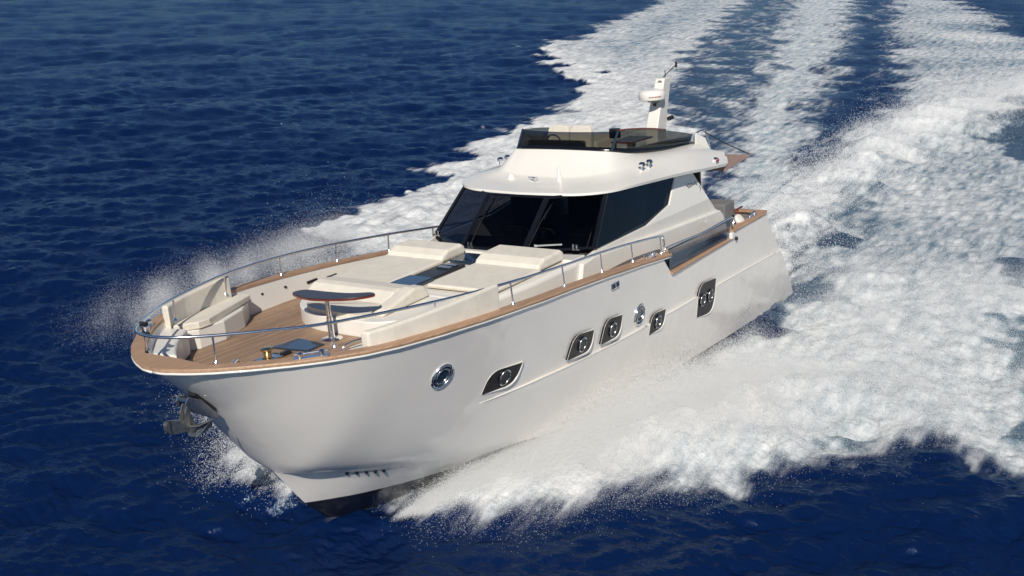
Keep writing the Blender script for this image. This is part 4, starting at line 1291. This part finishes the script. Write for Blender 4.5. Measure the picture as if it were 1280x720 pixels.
def sea_mat():
    mt, nt, b = new_mat('sea_water')
    L_ = nt.links.new
    tc = node(nt, 'ShaderNodeTexCoord')
    fo = node(nt, 'ShaderNodeAttribute', attribute_name='foam')
    ae = node(nt, 'ShaderNodeAttribute', attribute_name='aerated')
    # lace of the foam: stretched cells and noise along the course
    mp = node(nt, 'ShaderNodeMapping')
    mp.inputs['Rotation'].default_value = (0, 0, math.radians(-14))
    mp.inputs['Scale'].default_value = (0.42, 1.25, 1.0)
    L_(tc.outputs['Object'], mp.inputs[0])
    nz = node(nt, 'ShaderNodeTexNoise')
    nz.inputs['Scale'].default_value = 1.7
    nz.inputs['Detail'].default_value = 9
    nz.inputs['Roughness'].default_value = 0.66
    nz.inputs['Distortion'].default_value = 0.6
    L_(mp.outputs[0], nz.inputs['Vector'])
    wv = node(nt, 'ShaderNodeTexVoronoi', feature='DISTANCE_TO_EDGE')
    wv.inputs['Scale'].default_value = 3.0
    wv.inputs['Detail'].default_value = 2.0
    mixv = node(nt, 'ShaderNodeMix', data_type='VECTOR')
    mixv.inputs[0].default_value = 0.35
    L_(mp.outputs[0], mixv.inputs[4])
    L_(nz.outputs['Color'], mixv.inputs[5])
    L_(mixv.outputs[1], wv.inputs['Vector'])
    mp_s = node(nt, 'ShaderNodeMapping')
    mp_s.inputs['Rotation'].default_value = (0, 0, math.radians(24))
    mp_s.inputs['Scale'].default_value = (0.42, 2.2, 1.0)
    L_(tc.outputs['Object'], mp_s.inputs[0])
    nstr = node(nt, 'ShaderNodeTexNoise')
    nstr.inputs['Scale'].default_value = 1.5
    nstr.inputs['Detail'].default_value = 7
    nstr.inputs['Roughness'].default_value = 0.6
    L_(mp_s.outputs[0], nstr.inputs['Vector'])
    vr = node(nt, 'ShaderNodeMapRange')
    vr.inputs['From Max'].default_value = 0.28
    L_(wv.outputs['Distance'], vr.inputs['Value'])
    # threshold = mixture of noise and cells, spread over 0..1
    nr_ = node(nt, 'ShaderNodeMapRange')
    nr_.inputs['From Min'].default_value = 0.32
    nr_.inputs['From Max'].default_value = 0.68
    mxs = node(nt, 'ShaderNodeMix', data_type='FLOAT')
    mxs.inputs[0].default_value = 0.6
    L_(nz.outputs['Fac'], mxs.inputs[2])
    L_(nstr.outputs['Fac'], mxs.inputs[3])
    L_(mxs.outputs[0], nr_.inputs['Value'])
    th = node(nt, 'ShaderNodeMix', data_type='FLOAT')
    th.inputs[0].default_value = 0.28
    L_(nr_.outputs[0], th.inputs[2])
    L_(vr.outputs[0], th.inputs[3])
    sub = node(nt, 'ShaderNodeMath', operation='SUBTRACT')
    L_(fo.outputs['Fac'], sub.inputs[0])
    L_(th.outputs[0], sub.inputs[1])
    fac = node(nt, 'ShaderNodeMapRange', interpolation_type='SMOOTHSTEP')
    fac.inputs['From Min'].default_value = -0.26
    fac.inputs['From Max'].default_value = 0.42
    L_(sub.outputs[0], fac.inputs['Value'])
    # no foam at all where the attribute is nothing
    gate = node(nt, 'ShaderNodeMapRange')
    gate.inputs['From Min'].default_value = 0.02
    gate.inputs['From Max'].default_value = 0.22
    L_(fo.outputs['Fac'], gate.inputs['Value'])
    fm = node(nt, 'ShaderNodeMath', operation='MULTIPLY')
    cap_ = node(nt, 'ShaderNodeMapRange')
    cap_.inputs['From Min'].default_value = 0.2
    cap_.inputs['From Max'].default_value = 0.85
    cap_.inputs['To Min'].default_value = 0.42
    cap_.inputs['To Max'].default_value = 1.0
    L_(fo.outputs['Fac'], cap_.inputs['Value'])
    fm0 = node(nt, 'ShaderNodeMath', operation='MULTIPLY')
    L_(fac.outputs[0], fm0.inputs[0])
    L_(cap_.outputs[0], fm0.inputs[1])
    L_(fm0.outputs[0], fm.inputs[0])
    L_(gate.outputs[0], fm.inputs[1])
    wc = node(nt, 'ShaderNodeMix', data_type='RGBA')
    wc.inputs[6].default_value = (0.0020, 0.0108, 0.051, 1)
    wc.inputs[7].default_value = (0.24, 0.36, 0.40, 1)
    am = node(nt, 'ShaderNodeMath', operation='MULTIPLY')
    am.inputs[1].default_value = 0.75
    L_(ae.outputs['Fac'], am.inputs[0])
    L_(am.outputs[0], wc.inputs[0])
    cc_ = node(nt, 'ShaderNodeMix', data_type='RGBA')
    L_(wc.outputs[2], cc_.inputs[6])
    # thick and thin froth
    n5 = node(nt, 'ShaderNodeTexNoise')
    n5.inputs['Scale'].default_value = 2.6
    n5.inputs['Detail'].default_value = 8
    n5.inputs['Roughness'].default_value = 0.7
    L_(mp.outputs[0], n5.inputs['Vector'])
    r5 = ramp(nt, [(0.34, (0.42, 0.46, 0.49)), (0.5, (0.66, 0.67, 0.67)), (0.66, (0.84, 0.84, 0.82))])
    L_(n5.outputs['Fac'], r5.inputs[0])
    L_(r5.outputs[0], cc_.inputs[7])
    cc_.inputs[0].default_value = 1.0
    # fine ripples and foam grain
    n2 = node(nt, 'ShaderNodeTexNoise')
    n2.inputs['Scale'].default_value = 4.2
    n2.inputs['Detail'].default_value = 6
    n2.inputs['Roughness'].default_value = 0.55
    m2 = node(nt, 'ShaderNodeMapping')
    m2.inputs['Rotation'].default_value = (0, 0, -(WIND))
    m2.inputs['Scale'].default_value = (1.6, 0.8, 1)
    L_(tc.outputs['Object'], m2.inputs[0])
    L_(m2.outputs[0], n2.inputs['Vector'])
    bp = node(nt, 'ShaderNodeBump')
    bp.inputs['Strength'].default_value = 0.6
    bp.inputs['Distance'].default_value = 0.10
    L_(n2.outputs['Fac'], bp.inputs['Height'])
    n3 = node(nt, 'ShaderNodeTexNoise')
    n3.inputs['Scale'].default_value = 9.0
    n3.inputs['Detail'].default_value = 7
    n3.inputs['Roughness'].default_value = 0.7
    L_(mp.outputs[0], n3.inputs['Vector'])
    b3 = node(nt, 'ShaderNodeBump')
    b3.inputs['Distance'].default_value = 0.045
    L_(fm.outputs[0], b3.inputs['Strength'])
    L_(n3.outputs['Fac'], b3.inputs['Height'])
    L_(bp.outputs[0], b3.inputs['Normal'])
    # water: blue body colour under a reflection; wavelets too small to model keep it from going mirror-like at a distance
    nt.nodes.remove(b)
    dw = node(nt, 'ShaderNodeBsdfDiffuse')
    L_(wc.outputs[2], dw.inputs[0])
    gw = node(nt, 'ShaderNodeBsdfGlossy')
    gw.inputs['Color'].default_value = (0.62, 0.82, 1.0, 1)
    gw.inputs['Roughness'].default_value = 0.12
    fz = node(nt, 'ShaderNodeFresnel')
    fz.inputs[0].default_value = 1.333
    fr = node(nt, 'ShaderNodeMapRange')
    fr.inputs['From Max'].default_value = 0.40
    fr.inputs['To Min'].default_value = 0.0
    fr.inputs['To Max'].default_value = 0.33
    L_(fz.outputs[0], fr.inputs['Value'])
    for q in (dw, gw, fz):
        L_(bp.outputs[0], q.inputs['Normal'])
    mw = node(nt, 'ShaderNodeMixShader')
    L_(fr.outputs[0], mw.inputs[0])
    L_(dw.outputs[0], mw.inputs[1])
    L_(gw.outputs[0], mw.inputs[2])
    df_ = node(nt, 'ShaderNodeBsdfDiffuse')
    L_(cc_.outputs[2], df_.inputs[0])
    L_(b3.outputs[0], df_.inputs['Normal'])
    mf = node(nt, 'ShaderNodeMixShader')
    L_(fm.outputs[0], mf.inputs[0])
    L_(mw.outputs[0], mf.inputs[1])
    L_(df_.outputs[0], mf.inputs[2])
    L_(mf.outputs[0], nt.nodes['Material Output'].inputs[0])
    return mt
me.materials.append(sea_mat())

# ================================================================= spray in the air
def spray_mat():
    mt = bpy.data.materials.new('spray_droplets')
    mt.use_nodes = True
    nt = mt.node_tree
    nt.nodes.remove(nt.nodes['Principled BSDF'])
    d = node(nt, 'ShaderNodeBsdfDiffuse')
    d.inputs[0].default_value = (0.90, 0.90, 0.89, 1)
    t = node(nt, 'ShaderNodeBsdfTranslucent')
    t.inputs[0].default_value = (0.90, 0.90, 0.89, 1)
    mx = node(nt, 'ShaderNodeMixShader')
    mx.inputs[0].default_value = 0.4
    nt.links.new(d.outputs[0], mx.inputs[1])
    nt.links.new(t.outputs[0], mx.inputs[2])
    nt.links.new(mx.outputs[0], nt.nodes['Material Output'].inputs[0])
    return mt
M['spray'] = spray_mat()
def cloud(name, pts, rad, label):
    me = bpy.data.meshes.new(name)
    me.vertices.add(len(pts))
    me.vertices.foreach_set('co', pts.astype(np.float32).ravel())
    at = me.attributes.new('rad', 'FLOAT', 'POINT')
    at.data.foreach_set('value', rad.astype(np.float32))
    me.materials.append(M['spray'])
    o = bpy.data.objects.new(name, me)
    COL.objects.link(o)
    ng = bpy.data.node_groups.new(name, 'GeometryNodeTree')
    ng.interface.new_socket('Geometry', in_out='INPUT', socket_type='NodeSocketGeometry')
    ng.interface.new_socket('Geometry', in_out='OUTPUT', socket_type='NodeSocketGeometry')
    gi, go = ng.nodes.new('NodeGroupInput'), ng.nodes.new('NodeGroupOutput')
    mp = ng.nodes.new('GeometryNodeMeshToPoints')
    na_ = ng.nodes.new('GeometryNodeInputNamedAttribute')
    na_.data_type = 'FLOAT'
    na_.inputs['Name'].default_value = 'rad'
    sm = ng.nodes.new('GeometryNodeSetMaterial')
    sm.inputs['Material'].default_value = M['spray']
    ng.links.new(gi.outputs[0], mp.inputs['Mesh'])
    ng.links.new(na_.outputs['Attribute'], mp.inputs['Radius'])
    ng.links.new(mp.outputs[0], sm.inputs['Geometry'])
    ng.links.new(sm.outputs[0], go.inputs[0])
    o.modifiers.new('droplets', 'NODES').node_group = ng
    o['kind'] = 'stuff'
    o['label'] = label
    return o

def sheet(n, side, x_hi, x_lo, vy, vz, seed, drift=1.0, aft=10.5, rmed=0.0026):
    """droplets on ballistic paths, flung outward from the chine and carried aft past the hull"""
    rg = np.random.default_rng(seed)
    m_ = int(n * 2.6)
    x0 = x_lo + (x_hi - x_lo) * rg.beta(1.3, 1.1, m_)
    q = rg.random(m_) ** 1.5
    v_y = vy[0] + (vy[1] - vy[0]) * rg.random(m_)
    v_z = vz[0] + (vz[1] - vz[0]) * q
    T = 2 * v_z / 9.81
    t = T * (0.02 + 0.98 * rg.random(m_) ** 0.85)
    clump = sample(N1, L1, x0 * 1.3 + 40 * (side > 0), v_y * 1.1 + t * 2.0 + v_z * 0.7) * 0.7 + sample(N0, L0, x0 * 1.2 - t * 2, v_z * 0.5 + v_y * 0.3) * 0.5
    keep = np.nonzero(clump > rg.normal(0.45, 0.42, m_))[0][:n]
    x0, v_y, v_z, t = x0[keep], v_y[keep], v_z[keep], t[keep]
    xc = np.interp(18.46 - x0, [0, 0.2, 0.45, 1.3, 2.3, 3.45, 5.45, 8.45], [0, 0.26, 0.46, 1.0, 1.52, 1.92, 2.27, 2.42])
    zc = np.maximum(0.0, (x0 - 15.0) * 0.12) + 0.05
    s_ = 0.05 + 0.16 * t * drift
    k_ = len(t)
    x = x0 - aft * t + rg.normal(0, 1, k_) * s_ * 1.6
    y = side * (xc + 0.05 + v_y * t + np.abs(rg.normal(0, 1, k_)) * s_)
    z = zc + v_z * t - 4.905 * t * t + rg.normal(0, 1, k_) * s_ * 0.6
    z = np.maximum(z, 0.02 + 0.1 * rg.random(k_))
    r_ = np.clip(np.exp(rg.normal(math.log(rmed), 0.30, k_)), 0.0015, 0.0048)
    return np.stack([x, y, z], -1), r_
def surface_scatter(n, weight, zs, seed, rmed=0.0040):
    """droplets hopping just above foaming water"""
    rg = np.random.default_rng(seed)
    ar = (SP[near] ** 2) * weight
    p_ = ar / ar.sum()
    ii = rg.choice(len(near), n, p=p_)
    ps = SP[near][ii]
    x = xn[ii] + rg.normal(0, 1, n) * (ps + 0.12)
    y = yn[ii] + rg.normal(0, 1, n) * (ps + 0.12)
    z = DZ[near][ii] + rg.exponential(1.0, n) * zs * (0.4 + np.clip(n1[ii] * 0.5 + 0.6, 0, 2))
    r_ = np.clip(np.exp(rg.normal(math.log(rmed), 0.32, n)), 0.0016, rmed * 2.0)
    return np.stack([x, y, z], -1), r_
pA = sheet(1900000, 1, 16.9, 12.6, (1.6, 4.6), (1.0, 4.3), 1)
pB = sheet(800000, 1, 16.4, 12.6, (3.0, 7.5), (1.2, 3.6), 2, 1.9)
pE = sheet(620000, 1, 16.7, 13.6, (0.7, 2.6), (2.2, 5.0), 4, 1.3, 9.0)
wA = inside['bow'] * np.clip(foam, 0, 1) ** 2 * (xn > -8) * (yn > 0)
pC = surface_scatter(800000, wA * np.clip(0.6 + 0.5 * n1 + 0.3 * n4, 0.05, 2) + 0.5 * bw, 0.17, 3, 0.0028)
port = [np.concatenate(q) for q in zip(pA, pB, pC, pE)]
cloud('port_spray', *port, 'white spray bursting from the port bow and rolling aft along the hull')
sA = sheet(260000, -1, 16.6, 14.6, (4.0, 9.0), (0.6, 2.0), 5, 1.2, 9.0, 0.0019)
sB = surface_scatter(250000, bw2 + 0.0, 0.28, 6)
def mist(n, path, sig, seed, rmed):
    rg = np.random.default_rng(seed)
    P_ = np.array(path, float)
    u_ = rg.random(n) * (len(P_) - 1)
    i_ = u_.astype(int)
    f_ = (u_ - i_)[:, None]
    q = P_[i_] * (1 - f_) + P_[i_ + 1] * f_
    q = q + rg.normal(0, 1, (n, 3)) * np.array(sig)
    k_ = sample(N1, L1, q[:, 0] * 0.8, q[:, 1] * 0.8) * 0.7 + sample(N4, L4, q[:, 0] * 1.5, q[:, 2] * 3 + q[:, 1]) * 0.6 > rg.normal(0.2, 0.6, n)
    q = q[k_]
    q[:, 2] = np.abs(q[:, 2]) + 0.03
    return q, np.clip(np.exp(rg.normal(math.log(rmed), 0.4, len(q))), 0.0015, 0.012)
sC = mist(800000, [(13.4, -10.2, 0.8), (12.0, -10.4, 0.8), (10.0, -10.8, 0.7), (7.5, -11.2, 0.55), (5.0, -11.8, 0.35), (4.0, -12.2, 0.2)], (0.9, 0.6, 0.28), 21, 0.0019)
sD = mist(550000, [(14.6, -3.2, 0.4), (13.6, -6.0, 0.6), (12.6, -9.4, 0.7)], (0.6, 0.7, 0.26), 23, 0.0020)
star = [np.concatenate(q) for q in zip(sA, sB, sC, sD)]
cloud('starboard_spray', *star, 'thin mist of spray drifting off the far bow beyond the rail')
d_, t_ = line_d(xw, yw, RIDGES['crestr'])
wk = np.exp(-(d_ / (1.0 + 1.3 * t_)) ** 2) + 0.35 * np.exp(-((xn + 3) / 3.5) ** 2 - ((yn - 0.5) / 3) ** 2)
wpts = surface_scatter(170000, wk * (dist < 95), 0.22, 8, 0.007)
cloud('wake_spray', *wpts, 'spray whipped off the breaking crest of the wake behind the transom')
